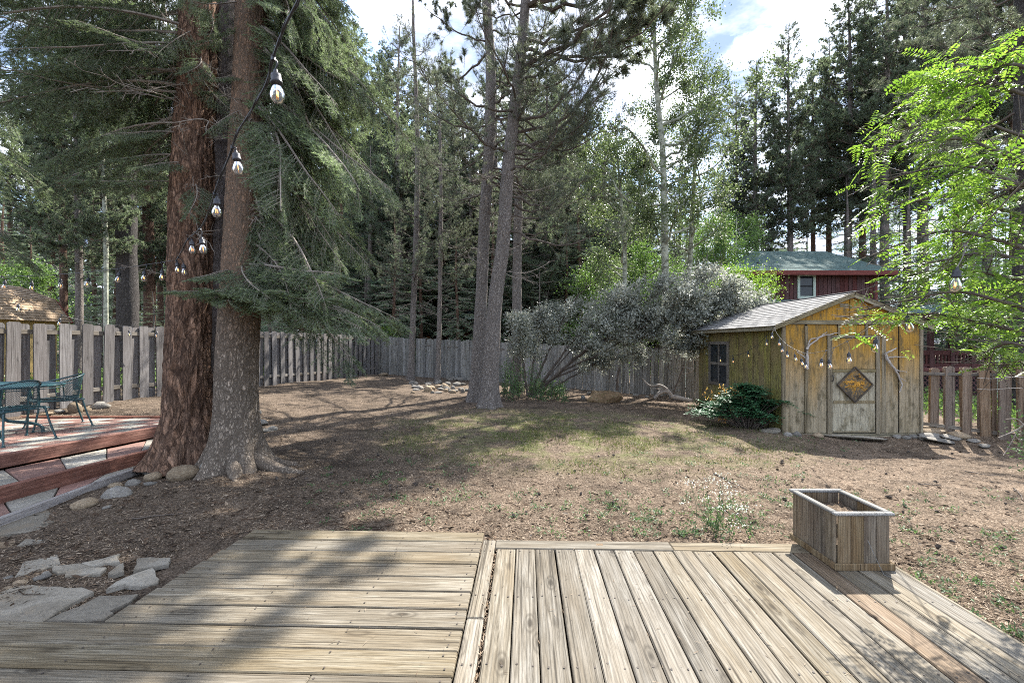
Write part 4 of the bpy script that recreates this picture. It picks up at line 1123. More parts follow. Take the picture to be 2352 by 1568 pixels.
for k in range(nc):
    t0, t1 = k / nc, (k + 1) / nc + .008
    P = lambda t, s_: lerp(lerp(np.array([ex0_, ey0_, ez_]), np.array([ex1_, ey0_, ez_]), s_), lerp(np.array([rxl, ry, rz_]), np.array([rx1, ry, rz_]), s_), t)
    nseg = 34; cuts = np.sort(np.r_[0, (np.arange(1, nseg) + rng.normal(0, .12, nseg - 1)) / nseg, 1])
    for s0, s1 in zip(cuts[:-1], cuts[1:]):
        h_ = .02 + rng.uniform(0, .012)
        A, B, C, D = P(t0, s0), P(t0, s1 - .0008), P(t1, s1 - .0008), P(t1, s0)
        q.add([A + (0, -.01, h_), B + (0, -.01, h_), C + (0, 0, .004), D + (0, 0, .004), A + (0, -.01, 0), B + (0, -.01, 0)], [[0, 1, 2, 3], [4, 5, 1, 0]])
q.build('shingle_course', M['roof_green'], rf)['kind'] = 'stuff'
for lo, hi in (((ex0_, ey0_ - .04, ez_ - .20), (ex1_ + .04, ey0_ - .001, ez_ + .01)), ((ex1_ + .001, ey0_, ez_ - .2), (ex1_ + .04, ey1_, ez_ + .01))):
    hb('fascia', lo, hi, M['red_trim'], .006, rf)
hb('soffit', (ex0_, ey0_, ez_ - .06), (ex1_, ey1_, ez_ - .03), M['red_trim'], 0, rf)
vp = at(1744, 612, 22.2); q = Geo()
q.add([vp + (-.16, 0, -.1), vp + (.16, 0, -.1), vp + (0.02, .1, .24), vp + (.16, .45, -.02), vp + (-.16, .45, -.02), vp + (0.02, .45, .26)], [[0, 1, 2], [1, 3, 2], [0, 2, 4], [2, 3, 5], [2, 5, 4]])
q.build('roof_vent', M['iron'], rf)
# lean-to roof under the window
q = Geo(); q.add([(10.6, 19.6, 3.05), (14.4, 19.6, 3.05), (14.4, 21.49, 3.56), (10.6, 21.49, 3.56), (10.6, 19.6, 2.9), (14.4, 19.6, 2.9)], [[0, 1, 2, 3], [4, 5, 1, 0]]); q.build('lean_to_roof', M['roof_green'], H)
hb('lean_to_wall', (10.8, 20.0, -.7), (14.1, 20.1, 2.95), M['red_wall'], .0)
# porch
pc_ = thing('porch', None, None); pc_.parent = H
hb('floor', (15.9, 18.6, .36), (20.3, 22.5, .50), M['red_trim'], .01, pc_)
for cx in (300, 505, 705):
    u = 2067 + .2344 * cx; x = (u - 1176) * 18.8 / F_PX
    hb('post', (x - .09, 18.72, .501), (x + .09, 18.88, 2.6), M['red_wall'], .01, pc_)
for z0, z1 in ((1.02, 1.22), (.54, .66)):
    hb('rail', (16.4, 18.74, z0), (20.1, 18.86, z1), M['red_wall'], .01, pc_)
bx = 16.45; q = Geo(); q.box((0, 0, 0), (.07, .06, .358)); bme = q.mesh('baluster', M['red_wall'])
while bx < 20.05:
    put('baluster', bme, pc_, loc=tuple(np.array([bx, 18.77, .661]) - wloc(pc_))); bx += .155
q = Geo()
a0, a1 = (2120 - 1176) * 18.4 / F_PX, (2214 - 1176) * 18.4 / F_PX
apx = (2172 - 1176) * 19.6 / F_PX
q.add([(a0 + .3, 18.2, 2.73), (a1, 18.2, 2.73), (apx, 19.6, 3.32), (a1, 21.4, 2.73), (a0 + .3, 21.4, 2.73)], [[0, 1, 2], [1, 3, 2], [3, 4, 2], [4, 0, 2]])
q.build('porch_roof', M['roof_green'], pc_)
hb('porch_fascia', (a0 + .3, 18.2, 2.50), (a1, 21.3, 2.725), M['red_wall'], .01, pc_)
hb('back_wall', (15.9, 22.5, -.6), (20.3, 22.6, 2.6), M['red_wall'], 0, pc_)
for k, xx in enumerate((17.0, 18.9)):
    hb('window_pane', (xx, 22.42, .9), (xx + 1.0, 22.499, 2.2), M['pane'], 0, pc_)
q = Geo()                                            # diagonal lattice below the floor
for k in range(34):
    x0_ = 15.9 + k * .2 - 1.2
    for sgn in (1, -1):
        a_ = np.array([x0_, 18.7 + (.004 if sgn > 0 else -.004), -.6]); b_ = a_ + (.95, 0, .95)
        if sgn < 0: a_, b_ = a_ + (.95, 0, 0), b_ - (.95, 0, 0)
        if a_[0] < 15.9 or a_[0] > 20.3 or b_[0] < 15.9 or b_[0] > 20.3: continue
        d_ = (b_ - a_) / np.linalg.norm(b_ - a_); n_ = np.array([-d_[2], 0, d_[0]]) * .022
        q.add([a_ - n_, a_ + n_, b_ + n_, b_ - n_], [[0, 1, 2, 3]])
q.build('lattice', M['red_wall'], pc_)['kind'] = 'stuff'
hb('lattice_backing', (15.95, 18.9, -.6), (20.25, 18.95, .35), M['dark_inside'], 0, pc_)

# ------------------------------------------------------------------ tan roofed barn shed over the fence
B_ = thing('barn_shed', 'yellow barn shed with tan gambrel shingle roof behind the left fence', 'shed', (-15.6, 12.6, .3))
def bb(name, lo, hi, mat, bev=0.0, parent=None): return sblk(name, lo, hi, mat, bev, parent or B_)
M['barn_wall'] = wood('yellow_barn_siding', (.3, .22, .1), (.44, .34, .18), (.5, .40, .24), 'z', knots=0)
bb('wall', (-18.2, 9.5, .1), (-15.2, 15.2, 2.3), M['barn_wall'])
prof = [(-14.93, 2.22), (-15.5, 2.98), (-16.7, 3.42), (-17.9, 2.98), (-18.45, 2.22)]
for (x0_, z0_), (x1_, z1_), nc in zip(prof[:-1], prof[1:], (9, 6, 6, 9)):
    up = unit(np.array([-(z1_ - z0_), 0, (x1_ - x0_)])); up = up if up[2] > 0 else -up
    for k in range(nc):
        q = Geo(); y = 9.2
        s0, s1 = k / nc, (k + 1) / nc
        lowfirst = z1_ > z0_
        P0 = np.array([lerp(x0_, x1_, s0), 0, lerp(z0_, z1_, s0)]); P1 = np.array([lerp(x0_, x1_, s1 + .03), 0, lerp(z0_, z1_, s1 + .03)])
        while y < 15.45:
            y2 = min(y + .33 * rng.uniform(.9, 1.1), 15.45); h_ = .02 + rng.uniform(0, .006)
            a_, b_ = (h_, .004) if lowfirst else (.004, h_)
            q.add([P0 + up * a_ + (0, y, 0), P0 + up * a_ + (0, y2 - .008, 0), P1 + up * b_ + (0, y2 - .008, 0), P1 + up * b_ + (0, y, 0), P0 + (0, y, 0), P0 + (0, y2 - .008, 0)], [[0, 1, 2, 3], [4, 5, 1, 0]]); y = y2
        q.build('shingle_course', M['roof_tan'], B_)
    q = Geo(); Pa = np.array([x0_, 0, z0_]); Pb = np.array([x1_, 0, z1_])
    q.add([Pa + (0, 9.2, 0), Pa + (0, 15.45, 0), Pb + (0, 15.45, 0), Pb + (0, 9.2, 0)], [[0, 1, 2, 3]]); q.build('roof_board', M['barn_wall'], B_)
q = Geo(); V = [(x_, y_, z_ - .02) for y_ in (15.2, 15.25) for x_, z_ in prof]
q.add(V, [[0, 1, 2, 3, 4]]); q.P.append((np.array([[9, 8, 7, 6, 5]]), 0)); q.build('gable_wall', M['barn_wall'], B_)
for (x0_, z0_), (x1_, z1_) in zip(prof[:-1], prof[1:]):
    q = Geo(); q.tube([(x0_, 15.45, z0_ - .03), (x1_, 15.45, z1_ - .03)], .05, 4); q.build('rake_trim', M['red_trim'], B_)

# ------------------------------------------------------------------ cabin beyond the back fence
K = thing('log_cabin', 'brown board cabin with green edged roof glimpsed beyond the back fence', 'cabin', (-6, 33, -.2))
def kb(name, lo, hi, mat, bev=0.0, parent=None): return sblk(name, lo, hi, mat, bev, parent or K)
kb('wall_core', (-10.5, 31.05, -.3), (-2.0, 38, 3.4), M['cabin_wall'])
for k in range(13):
    kb('wall_board', (-10.55, 31.0, -.3 + k * .285), (-2.0, 31.06, -.3 + k * .285 + .27), M['cabin_wall'], .015)
kb('window_pane', (-9.2, 30.97, 1.5), (-8.4, 31.02, 2.6), M['pane'])
kb('window_frame', (-9.32, 30.95, 1.4), (-9.205, 31.0, 2.7), M['green_trim']); kb('window_frame', (-8.395, 30.95, 1.4), (-8.28, 31.0, 2.7), M['green_trim'])
kb('door', (-6.6, 30.96, -.2), (-5.6, 30.999, 2.0), M['orange_paint']); kb('shutter', (-4.4, 30.96, 1.2), (-3.7, 30.999, 2.3), M['orange_paint'])
q = Geo(); q.add([(-11, 29.4, 3.2), (-1.6, 29.4, 3.2), (-1.6, 34.5, 5.2), (-11, 34.5, 5.2), (-1.6, 39, 3.2), (-11, 39, 3.2)], [[0, 1, 2, 3], [3, 2, 4, 5]]); q.build('roof', M['roof_green'], K)
kb('roof_edge', (-11, 29.36, 3.02), (-1.6, 29.4, 3.22), M['green_trim'])
# ------------------------------------------------------------------ foliage builders
def needles(g, base, d, ln, wd, mat):
    """one narrow triangle per needle"""
    n = len(base)
    ln = np.broadcast_to(ln, (n,))[:, None]; wd = np.broadcast_to(wd, (n,))[:, None]
    side = unit(np.cross(d, rdir(n))) * wd * .5
    V = np.stack([base - side, base + side, base + d * ln], 1).reshape(-1, 3)
    g.add(V, np.arange(3 * n).reshape(-1, 3), mat)
def leaves(g, pos, d, nrm, ln, wd, mat):
    """a folded diamond of two triangles per leaf"""
    n = len(pos)
    ln = np.broadcast_to(ln, (n,))[:, None]; wd = np.broadcast_to(wd, (n,))[:, None]
    s = unit(np.cross(d, nrm)); nr = np.cross(s, d)
    m = pos + d * ln * .5
    V = np.stack([pos, m + s * wd * .5 + nr * wd * .12, pos + d * ln, m - s * wd * .5 + nr * wd * .12], 1).reshape(-1, 3)
    i = np.arange(n)[:, None] * 4
    g.add(V, np.concatenate([i + [0, 1, 2], i + [0, 2, 3]]), mat)
def along(P, t):
    """points and tangents at parameters t in 0..1 of a polyline"""
    P = np.asarray(P); k = t * (len(P) - 1); i = np.minimum(k.astype(int), len(P) - 2); f = (k - i)[:, None]
    return P[i] * (1 - f) + P[i + 1] * f, unit(P[i + 1] - P[i])

def fir_branch(L, droop, ntw, nl, dens, seed, tipmat=2, twig_r=.003, bare=.22, subn=6):
    """a flat fir bough along +X: limb, twigs on both sides, each with side shoots, needles along all of them"""
    global rng
    keep = rng; rng = np.random.default_rng(seed)
    g = Geo()
    n = 12; s = np.linspace(0, 1, n)
    P = np.c_[L * s * (1 - .12 * droop * s), .10 * L * np.sin(s * 3 + seed) * s, -droop * L * .42 * s ** 1.6 + .10 * L * np.maximum(s - .7, 0) * 1.2]
    g.tube(P, np.linspace(.016 * L / 2, .003, n) + .002, 5, 0)
    seg0, seg1 = [], []
    ts = np.sort(rng.uniform(bare, 1, ntw))
    for k, t in enumerate(ts):
        p, d = along(P, np.array([t])); p = p[0]; d = d[0]
        sd = (-1) ** k
        side = unit(np.cross(d, [0, 0, 1.0])) * sd
        tl = L * (.34 * (1 - .62 * t)) * rng.uniform(.7, 1.25)
        dr = unit(d * .62 + side * .75 + np.array([0, 0, -.12 - .35 * droop + rng.normal(0, .12)]))
        q = p + dr * tl * .55 + np.array([0, 0, -.02]); e = q + unit(dr + d * .35 + np.array([0, 0, -.12 * droop])) * tl * .45
        g.tube([p, q, e], [twig_r, twig_r * .8, twig_r * .5], 3, 0, cap=False)
        T = [p, q, e]
        seg0 += [p + (q - p) * .25, q]; seg1 += [q, e]
        for m in range(subn):
            tt = .18 + .75 * (m + rng.uniform(0, .6)) / subn
            a, b = along(np.array(T), np.array([tt])); a = a[0]; b = b[0]
            ss = unit(np.cross(b, [0, 0, 1.0]) + 1e-6) * (-1) ** m
            sl = tl * .42 * (1 - .55 * tt) * rng.uniform(.7, 1.2)
            ee = a + unit(b * .7 + ss * .72 + np.array([0, 0, rng.normal(-.06 - .12 * droop, .12)])) * sl
            seg0.append(a); seg1.append(ee)
    a, b = along(P, np.array([.86, 1.0])); seg0.append(a[0]); seg1.append(a[1])
    A = np.array(seg0); B = np.array(seg1); Ls = np.linalg.norm(B - A, axis=1)
    cnt = np.maximum((Ls * dens).astype(int), 3); idx = np.repeat(np.arange(len(A)), cnt)
    t = rng.uniform(0, 1, len(idx))[:, None]
    base = A[idx] + (B - A)[idx] * t
    d = unit(B - A)[idx]
    side = unit(np.cross(d, [0, 0, 1.0]) + 1e-6) * rng.choice([-1, 1], len(idx))[:, None]
    nd = unit(d * rng.uniform(.35, .9, (len(idx), 1)) + side * rng.uniform(.3, 1, (len(idx), 1)) + np.array([0, 0, 1]) * rng.uniform(-.1, .5, (len(idx), 1)))
    tip = (t[:, 0] > .55) & (rng.random(len(idx)) < .55)
    lens = nl * rng.uniform(.75, 1.2, len(idx))
    needles(g, base[~tip], nd[~tip], lens[~tip], nl * .18, 1)
    needles(g, base[tip], nd[tip], lens[tip], nl * .18, tipmat)
    rng = keep
    return g

def pine_branch(L, rise, ntw, tn, nl, nw, seed, bare=.3, k=5, fork=True):
    """a pine limb along +X with forked twigs ending in needle brushes"""
    global rng
    keep = rng; rng = np.random.default_rng(seed)
    g = Geo()
    n = 14; s = np.linspace(0, 1, n)
    P = np.c_[L * s, .13 * L * np.sin(s * rng.uniform(2, 5) + seed) * s, L * (rise * s ** 2.0 - .10 * np.sin(s * 3.14))]
    P[1:-1] += rng.normal(0, .012 * L, (n - 2, 3))
    g.tube(P, np.linspace(.011 * L + .006, .005, n), k, 0)
    bases, dirs = [], []
    ts = np.sort(rng.uniform(bare, 1.0, ntw))
    for q_, t in enumerate(ts):
        p, d = along(P, np.array([t])); p = p[0]; d = d[0]
        dr = unit(d * .7 + rng.normal(0, .55, 3) + np.array([0, 0, .22]))
        tl = L * .26 * (1.15 - .6 * t) * rng.uniform(.6, 1.3)
        m = p + dr * tl * .5; e = m + unit(dr + np.array([0, 0, .35]) + rng.normal(0, .2, 3)) * tl * .5
        g.tube([p, m, e], [.006, .005, .004], 3, 0, cap=False)
        ends = [(m, e)]
        if fork:
            for _ in range(2):
                a = m if rng.random() < .5 else p + (m - p) * .6
                b = a + unit(dr + rng.normal(0, .6, 3) + np.array([0, 0, .25])) * tl * .42
                g.tube([a, b], [.004, .003], 3, 0, cap=False); ends.append((a, b))
        for a, b in ends:
            u_ = rng.uniform(.35, 1.0, tn)[:, None] ** .6
            bs = a + (b - a) * u_
            dd = unit(unit(b - a) * .75 + rdir(tn) * .95)
            bases.append(bs); dirs.append(dd)
    B = np.concatenate(bases); D = np.concatenate(dirs)
    needles(g, B, D, nl * rng.uniform(.7, 1.2, len(B)), nw, 1)
    rng = keep
    return g

def bare_branch(L, seed, ntw=7, rise=-.1, r=.010):
    global rng
    keep = rng; rng = np.random.default_rng(seed)
    g = Geo(); n = 12; s = np.linspace(0, 1, n)
    P = np.c_[L * s, .12 * L * np.sin(s * 5 + seed) * s, L * rise * s ** 1.5]; P[1:] += np.cumsum(rng.normal(0, .014 * L, (n - 1, 3)), 0)
    g.tube(P, np.linspace(r, .003, n), 5, 0)
    for _ in range(ntw):
        t = rng.uniform(.2, .95); p, d = along(P, np.array([t])); p = p[0]; d = d[0]
        tl = L * .35 * (1.1 - t) * rng.uniform(.5, 1.3)
        dr = unit(d * .5 + rng.normal(0, .6, 3)); m = p + dr * tl * .5; e = m + unit(dr + rng.normal(0, .45, 3)) * tl * .5
        g.tube([p, m, e], [r * .5, r * .38, .002], 4, 0, cap=False)
        for _ in range(2):
            b = m + unit(dr + rng.normal(0, .7, 3)) * tl * .35; g.tube([m, b], [r * .3, .0018], 3, 0, cap=False)
    rng = keep
    return g

def trunk_geo(P, rad, k, n, amp=0.0, fr=6.0, fz=1.6, flare=0.0, lobes=5, seed=0, mat=0):
    """a trunk along points P with ridged bark and root flare"""
    Q = catmull(P, n); rad = np.interp(np.linspace(0, 1, n), np.linspace(0, 1, len(rad)), rad)
    th = np.arange(k) * 2 * math.pi / k
    V = np.zeros((n, k, 3))
    for i_ in range(n):
        z = Q[i_, 2] - Q[0, 2]; r0 = rad[i_]
        fl = flare * math.exp(-z / .28) if flare else 0
        for j_ in range(k):
            c, s_ = math.cos(th[j_]), math.sin(th[j_])
            r_ = r0 * (1 + fl * (1 + .7 * math.cos(th[j_] * lobes + seed) + .3 * math.sin(th[j_] * 3 + seed * 2)))
            if amp:
                p = Vector((c * fr + seed, s_ * fr, Q[i_, 2] * fz))
                a = 1 - abs(mnoise.noise(p)) * 2.2
                b = 1 - abs(mnoise.noise(p * 2.3 + Vector((5, 3, 1)))) * 2
                r_ += amp * (.75 * a + .35 * b - .7) + amp * 1.2 * mnoise.noise(Vector((c * 1.3 + seed, s_ * 1.3, Q[i_, 2] * .8)))
            V[i_, j_] = Q[i_] + (c * r_, s_ * r_, 0)
    g = Geo()
    i = np.arange(n - 1)[:, None] * k; j = np.arange(k)[None, :]; j2 = (j + 1) % k
    g.add(V.reshape(-1, 3), np.stack([i + j, i + j2, i + k + j2, i + k + j], -1).reshape(-1, 4), mat)
    return g, Q, rad

# ------------------------------------------------------------------ the twin trunked old fir by the patio
MF = [M['twig'], M['fir'], M['fir_tip']]
FIRB = [fir_branch(2.3, .9, 40, .034, 250, 1).mesh('bough', MF), fir_branch(2.5, 1.15, 42, .034, 240, 2).mesh('bough', MF), fir_branch(2.0, .6, 38, .034, 255, 3).mesh('bough', MF),
        fir_branch(2.6, .75, 44, .034, 240, 4).mesh('bough', MF), fir_branch(1.6, .4, 34, .034, 260, 5).mesh('bough', MF)]
BARE = [bare_branch(1.3, 11, 8).mesh('bare_branch', M['twig']), bare_branch(1.0, 12, 9, -.35).mesh('bare_branch', M['twig']), bare_branch(1.6, 13, 9, .1).mesh('bare_branch', M['twig'])]
def tpt(P, z):
    P = np.asarray(P); return np.array([np.interp(z, P[:, 2], P[:, 0]), np.interp(z, P[:, 2], P[:, 1]), z])
def old_fir(label, P, rad, mat, amp, fr, fz, flare, seed, k=110, n=210):
    o = thing('old_fir_tree', label, 'tree', P[0])
    g, Q, rr = trunk_geo(P, rad, k, n, amp, fr, fz, flare, 5, seed)
    g.build('trunk', mat, o, smooth=True)
    return o, Q
def bough(tree, Q, z, az, me, s=1.0, pitch=0.0, roll=0.0, name='bough'):
    p = tpt(Q, z) - wloc(tree)
    return put(name, me, tree, loc=tuple(p), rot=(roll, pitch, az), scale=(s, s, s))
b1 = at(430, 1062, 6.05); b1[2] = -.06
P1 = [b1, at(432, 900, 6.05), at(438, 750, 6.1), at(440, 560, 6.15), at(446, 350, 6.2), at(455, 100, 6.3), at(464, -150, 6.4), at(475, -700, 6.6), at(480, -1500, 6.7)]
fir1, Q1 = old_fir('huge old fir with deeply furrowed red brown bark at the patio corner', P1, [.335, .29, .265, .26, .25, .235, .22, .17, .06], M['bark_red'], .034, 5.2, 2.3, .42, 1.3)
b2 = at(537, 1076, 5.8); b2[2] = -.06
P2 = [b2, at(541, 950, 5.82), at(545, 800, 5.85), at(556, 600, 5.9), at(566, 400, 5.95), at(576, 200, 6.0), at(580, 0, 6.05), at(585, -500, 6.2), at(588, -1500, 6.4)]
fir2, Q2 = old_fir('lighter grey trunked fir with flared roots right beside the huge red trunk', P2, [.285, .255, .245, .235, .225, .215, .205, .16, .05], M['bark_fir'], .012, 9, 5, .55, 2.9)
b3 = at(492, 1040, 6.35); b3[2] = -.06
P3 = [b3, at(494, 800, 6.35), at(500, 600, 6.4), at(508, 300, 6.5), at(515, 0, 6.6), at(520, -900, 6.8)]
fir3, Q3 = old_fir('dark slim fir trunk squeezed behind the two big trunks', P3, [.25, .23, .22, .20, .18, .06], M['bark_dim'], .012, 7, 4, .2, 4.4, 40, 120)
rt = Geo(); base2 = np.array(b2)
for az, L_, in ((-.15, .75), (.35, .5), (-1.0, .45)):
    s = np.linspace(0, 1, 9); pts = np.c_[base2[0] + (.24 + L_ * s) * math.cos(az), base2[1] + (.24 + L_ * s) * math.sin(az), np.zeros(9)]
    pts[:, 2] = gz(pts[:, 0], pts[:, 1]) + .16 * (1 - s) ** 2.2 - .035
    rt.tube(pts, .11 * (1 - .65 * s), 9)
rt.build('root', M['bark_fir'], fir2, smooth=True)
# boughs. right side: long weeping boughs from man height upwards; left side higher; few in front of the trunks
def many(tree, Q, n, z0, z1, azf, smin, smax, pit, seed, ms=FIRB):
    r_ = np.random.default_rng(seed)
    for k in range(n):
        z = z0 + (z1 - z0) * (k + r_.uniform(0, 1)) / n
        az = azf(r_)
        bough(tree, Q, z, az, ms[r_.integers(len(ms))], r_.uniform(smin, smax), r_.uniform(*pit), r_.normal(0, .35))
many(fir2, Q2, 64, 3.1, 7.2, lambda r: r.uniform(-.5, 1.15), .66, .98, (.25, .8), 21)
many(fir2, Q2, 42, 4.6, 9.0, lambda r: r.uniform(-.9, 1.4), .75, 1.05, (.2, .6), 22)
many(fir2, Q2, 14, 8.0, 17.0, lambda r: r.uniform(-3.1, 3.1), .6, 1.0, (.1, .5), 23)
many(fir3, Q3, 16, 3.2, 6.0, lambda r: r.uniform(.2, 1.8), .6, .9, (.1, .6), 24)
many(fir1, Q1, 26, 4.4, 6.2, lambda r: r.uniform(1.9, 4.0), .7, 1.2, (-.15, .2), 25)
many(fir1, Q1, 7, 4.8, 6.6, lambda r: r.uniform(-2.7, -.5), .3, .5, (.2, .6), 28)
many(fir2, Q2, 6, 4.6, 6.6, lambda r: r.uniform(-2.7, -.5), .3, .5, (.2, .6), 29)
many(fir1, Q1, 38, 5.2, 8.8, lambda r: r.uniform(1.5, 4.4), .8, 1.25, (0, .3), 26)
many(fir1, Q1, 14, 8.0, 17.0, lambda r: r.uniform(-3.1, 3.1), .6, 1.1, (.1, .5), 27)
# the low flat spray reaching out in front of the lighter trunk
for z, az, mi, s, pt, rl_ in ((2.35, -.95, 3, .62, .32, .1), (2.15, -.55, 2, .78, .30, -.1), (2.5, -.35, 3, .72, .45, .2), (2.0, -.75, 4, .80, .16, 0), (2.3, -1.7, 4, .62, .38, .1), (2.05, -1.35, 4, .70, .24, 0), (1.9, -.2, 4, .95, .22, .1), (2.7, -.6, 0, .8, .5, 0),
                              (1.95, -1.05, 2, .55, .2, -.2), (2.15, .0, 2, .85, .3, .1), (2.2, -.45, 3, .85, .30, .1), (2.05, -.3, 2, .95, .22, 0), (2.35, -.6, 4, 1.2, .25, .15), (2.25, -.15, 3, .85, .3, -.1), (1.85, -.55, 4, 1.1, .1, .1),
                              (2.0, -2.0, 4, .62, .2, .1), (1.9, -1.5, 4, .62, .05, 0), (1.95, -.85, 4, .95, .12, -.1), (2.45, -.25, 0, .9, .35, 0), (2.4, .25, 3, .9, .3, 0)):
    bough(fir2, Q2, z + .22, az, FIRB[mi], s * .95, pt - .24, rl_)
for z, az, mi, s, pt, rl_ in ((3.75, -1.0, 0, .50, .25, .2), (4.0, -1.6, 2, .45, .2, -.2), (3.75, -2.5, 4, .8, .1, .1), (4.4, -2.0, 3, .45, .1, 0), (4.1, -2.6, 0, .7, .05, .2)):
    bough(fir1, Q1, z, az, FIRB[mi], s, pt, rl_)
r_ = np.random.default_rng(5)
for k in range(30):
    t_, q_ = ((fir1, Q1), (fir2, Q2), (fir3, Q3))[k % 3]
    bough(t_, q_, r_.uniform(2.3, 5.6), r_.uniform(-2.9, .4), BARE[k % 3], r_.uniform(.55, 1.1), r_.uniform(-.2, .6), r_.uniform(-2, 2), 'bare_branch')

# ------------------------------------------------------------------ the two pines in the middle of the yard
MP = [M['twig_dark'], M['pine']]
PINB = [pine_branch(2.6, .30, 26, 34, .13, .0075, 31).mesh('limb', MP), pine_branch(3.2, .16, 30, 34, .13, .0075, 32).mesh('limb', MP), pine_branch(2.2, .45, 24, 34, .13, .0075, 33).mesh('limb', MP),
        pine_branch(3.6, .38, 32, 34, .13, .0075, 34).mesh('limb', MP)]
PINC = [pine_branch(3.2, .14, 12, 120, .17, .012, 36).mesh('limb', MP), pine_branch(2.8, .22, 11, 120, .17, .012, 37).mesh('limb', MP), pine_branch(3.4, .18, 13, 120, .17, .012, 38).mesh('limb', MP)]
PBARE = [bare_branch(2.0, 41, 10, .06, .014).mesh('dead_limb', M['twig']), bare_branch(1.5, 42, 10, -.08, .012).mesh('dead_limb', M['twig']), bare_branch(2.4, 43, 12, .02, .015).mesh('dead_limb', M['twig_dark'])]
def yard_pine(label, P, rad, seed, zb, zc, zt, nb, ndead, smin=.6, smax=1.0, mat='bark_pine', n=110, k=34, name='yard_pine_tree', ms=None, deads=None, azf=None):
    o = thing(name, label, 'tree', P[0])
    g, Q, rr = trunk_geo(P, rad, k, n, .010, 6, 3, .5, 5, seed); g.build('trunk', M[mat], o, smooth=True)
    r_ = np.random.default_rng(int(seed * 100))
    ms = ms or PINB; deads = deads or PBARE
    for j in range(nb):
        t = (j + r_.uniform(0, 1)) / nb; z = zc + (zt - zc) * t
        az = azf(r_) if azf else r_.uniform(-math.pi, math.pi)
        s = lerp(smax, smin, t) * r_.uniform(.75, 1.15)
        if z > 8.8 and name == 'yard_pine_tree' and P[0][1] < 13:
            if j % 5 < 2: continue
            bough(o, Q, z, az, PINC[r_.integers(3)], s, r_.uniform(-.3, .15), r_.normal(0, .25), 'limb'); continue
        bough(o, Q, z, az, ms[r_.integers(len(ms))], s, r_.uniform(-.35, .2), r_.normal(0, .25), 'limb')
    for j in range(ndead):
        z = zb + (zc + 1.5 - zb) * r_.uniform(0, 1)
        bough(o, Q, z, r_.uniform(-math.pi, math.pi), deads[r_.integers(len(deads))], r_.uniform(.4, .9), r_.uniform(-.15, .3), r_.uniform(-3, 3), 'dead_limb')
    return o, Q
pb = gpt(1092, 922); pa = gpt(1123, 935)
PL = [pb - (0, 0, .05), at(1105, 700, pb[1]), at(1113, 500, pb[1]), at(1124, 330, pb[1]), at(1127, 150, pb[1]), at(1118, 0, pb[1]), at(1112, -300, pb[1] + .1), at(1112, -800, pb[1] + .1)]
PR = [pa - (0, 0, .05), at(1135, 720, pa[1]), at(1155, 560, pa[1]), at(1166, 400, pa[1]), at(1180, 270, pa[1]), at(1195, 140, pa[1]), at(1207, 0, pa[1]), at(1225, -300, pa[1]), at(1235, -900, pa[1])]
yp1, QP1 = yard_pine('straight grey pine, left of the close pair in the middle of the yard', PL, [.20, .165, .155, .15, .14, .125, .09, .03], 5.1, 3.6, 5.6, 16, 34, 26, .5, .95)
yp2, QP2 = yard_pine('leaning grey pine, right of the close pair in the middle of the yard', PR, [.22, .185, .175, .16, .15, .135, .12, .08, .03], 6.2, 3.2, 6.0, 17, 36, 30, .5, 1.1)
# the long rising limb on the right pine, and the spreading crown above the picture
for z, az, mi, s, pt in ((6.3, -.25, 3, 1.25, -.55), (6.9, .1, 3, 1.05, -.4), 
                         (5.3, .35, 1, .9, .0), (4.8, -.4, 0, .8, .05), (5.6, .9, 1, .9, -.1), (6.1, .5, 0, 1.0, -.2)):
    bough(yp2, QP2, z, az, PINB[mi], s, pt, 0.1, 'limb')
r_ = np.random.default_rng(78)
for k in range(15):
    bough((yp2, yp1)[k % 3 == 2], (QP2, QP1)[k % 3 == 2], r_.uniform(4.3, 8.3), r_.uniform(-1.2, 1.1), PINB[k % 4], r_.uniform(.75, 1.15), r_.uniform(-.15, .2), r_.normal(0, .25), 'limb')
r_ = np.random.default_rng(77)
for k in range(9):
    bough(yp2, QP2, r_.uniform(8.3, 10.6), r_.uniform(-.85, .0), PINC[k % 3], r_.uniform(1.2, 1.55), r_.uniform(-.12, .08), r_.normal(0, .2), 'limb')
def simple_tr(u0, v0, y, pts, rad):
    P = [np.array([(u0 - 1176) * y / F_PX, y, gz1((u0 - 1176) * y / F_PX, y) - .05])] + [at(u, v, y) for u, v in pts]
    return P, rad
P_, r0 = simple_tr(1186, 880, 15.4, [(1188, 600), (1196, 300), (1204, 0), (1210, -500)], [.17, .15, .13, .11, .03])
yard_pine('dark pine standing behind the close pair of yard pines', P_, r0, 7.3, 3.5, 4.6, 22, 46, 18, .5, .95, n=60, k=16)
P_, r0 = simple_tr(944, 874, 18.6, [(950, 700), (957, 500), (958, 300), (950, 80), (948, -20)], [.13, .12, .11, .095, .06, .03])
yard_pine('slim pine by the back fence, left of two thin trunks', P_, r0, 8.3, 2.5, 3.4, 14.6, 60, 10, .35, .72, n=50, k=12)
P_, r0 = simple_tr(1005, 880, 17.6, [(1010, 700), (1012, 500), (1010, 300), (1004, 240)], [.10, .085, .075, .055, .02])
yard_pine('thinnest pine by the back fence, right of two thin trunks', P_, r0, 9.3, 2.4, 4.0, 10.4, 40, 16, .3, .62, n=50, k=12)

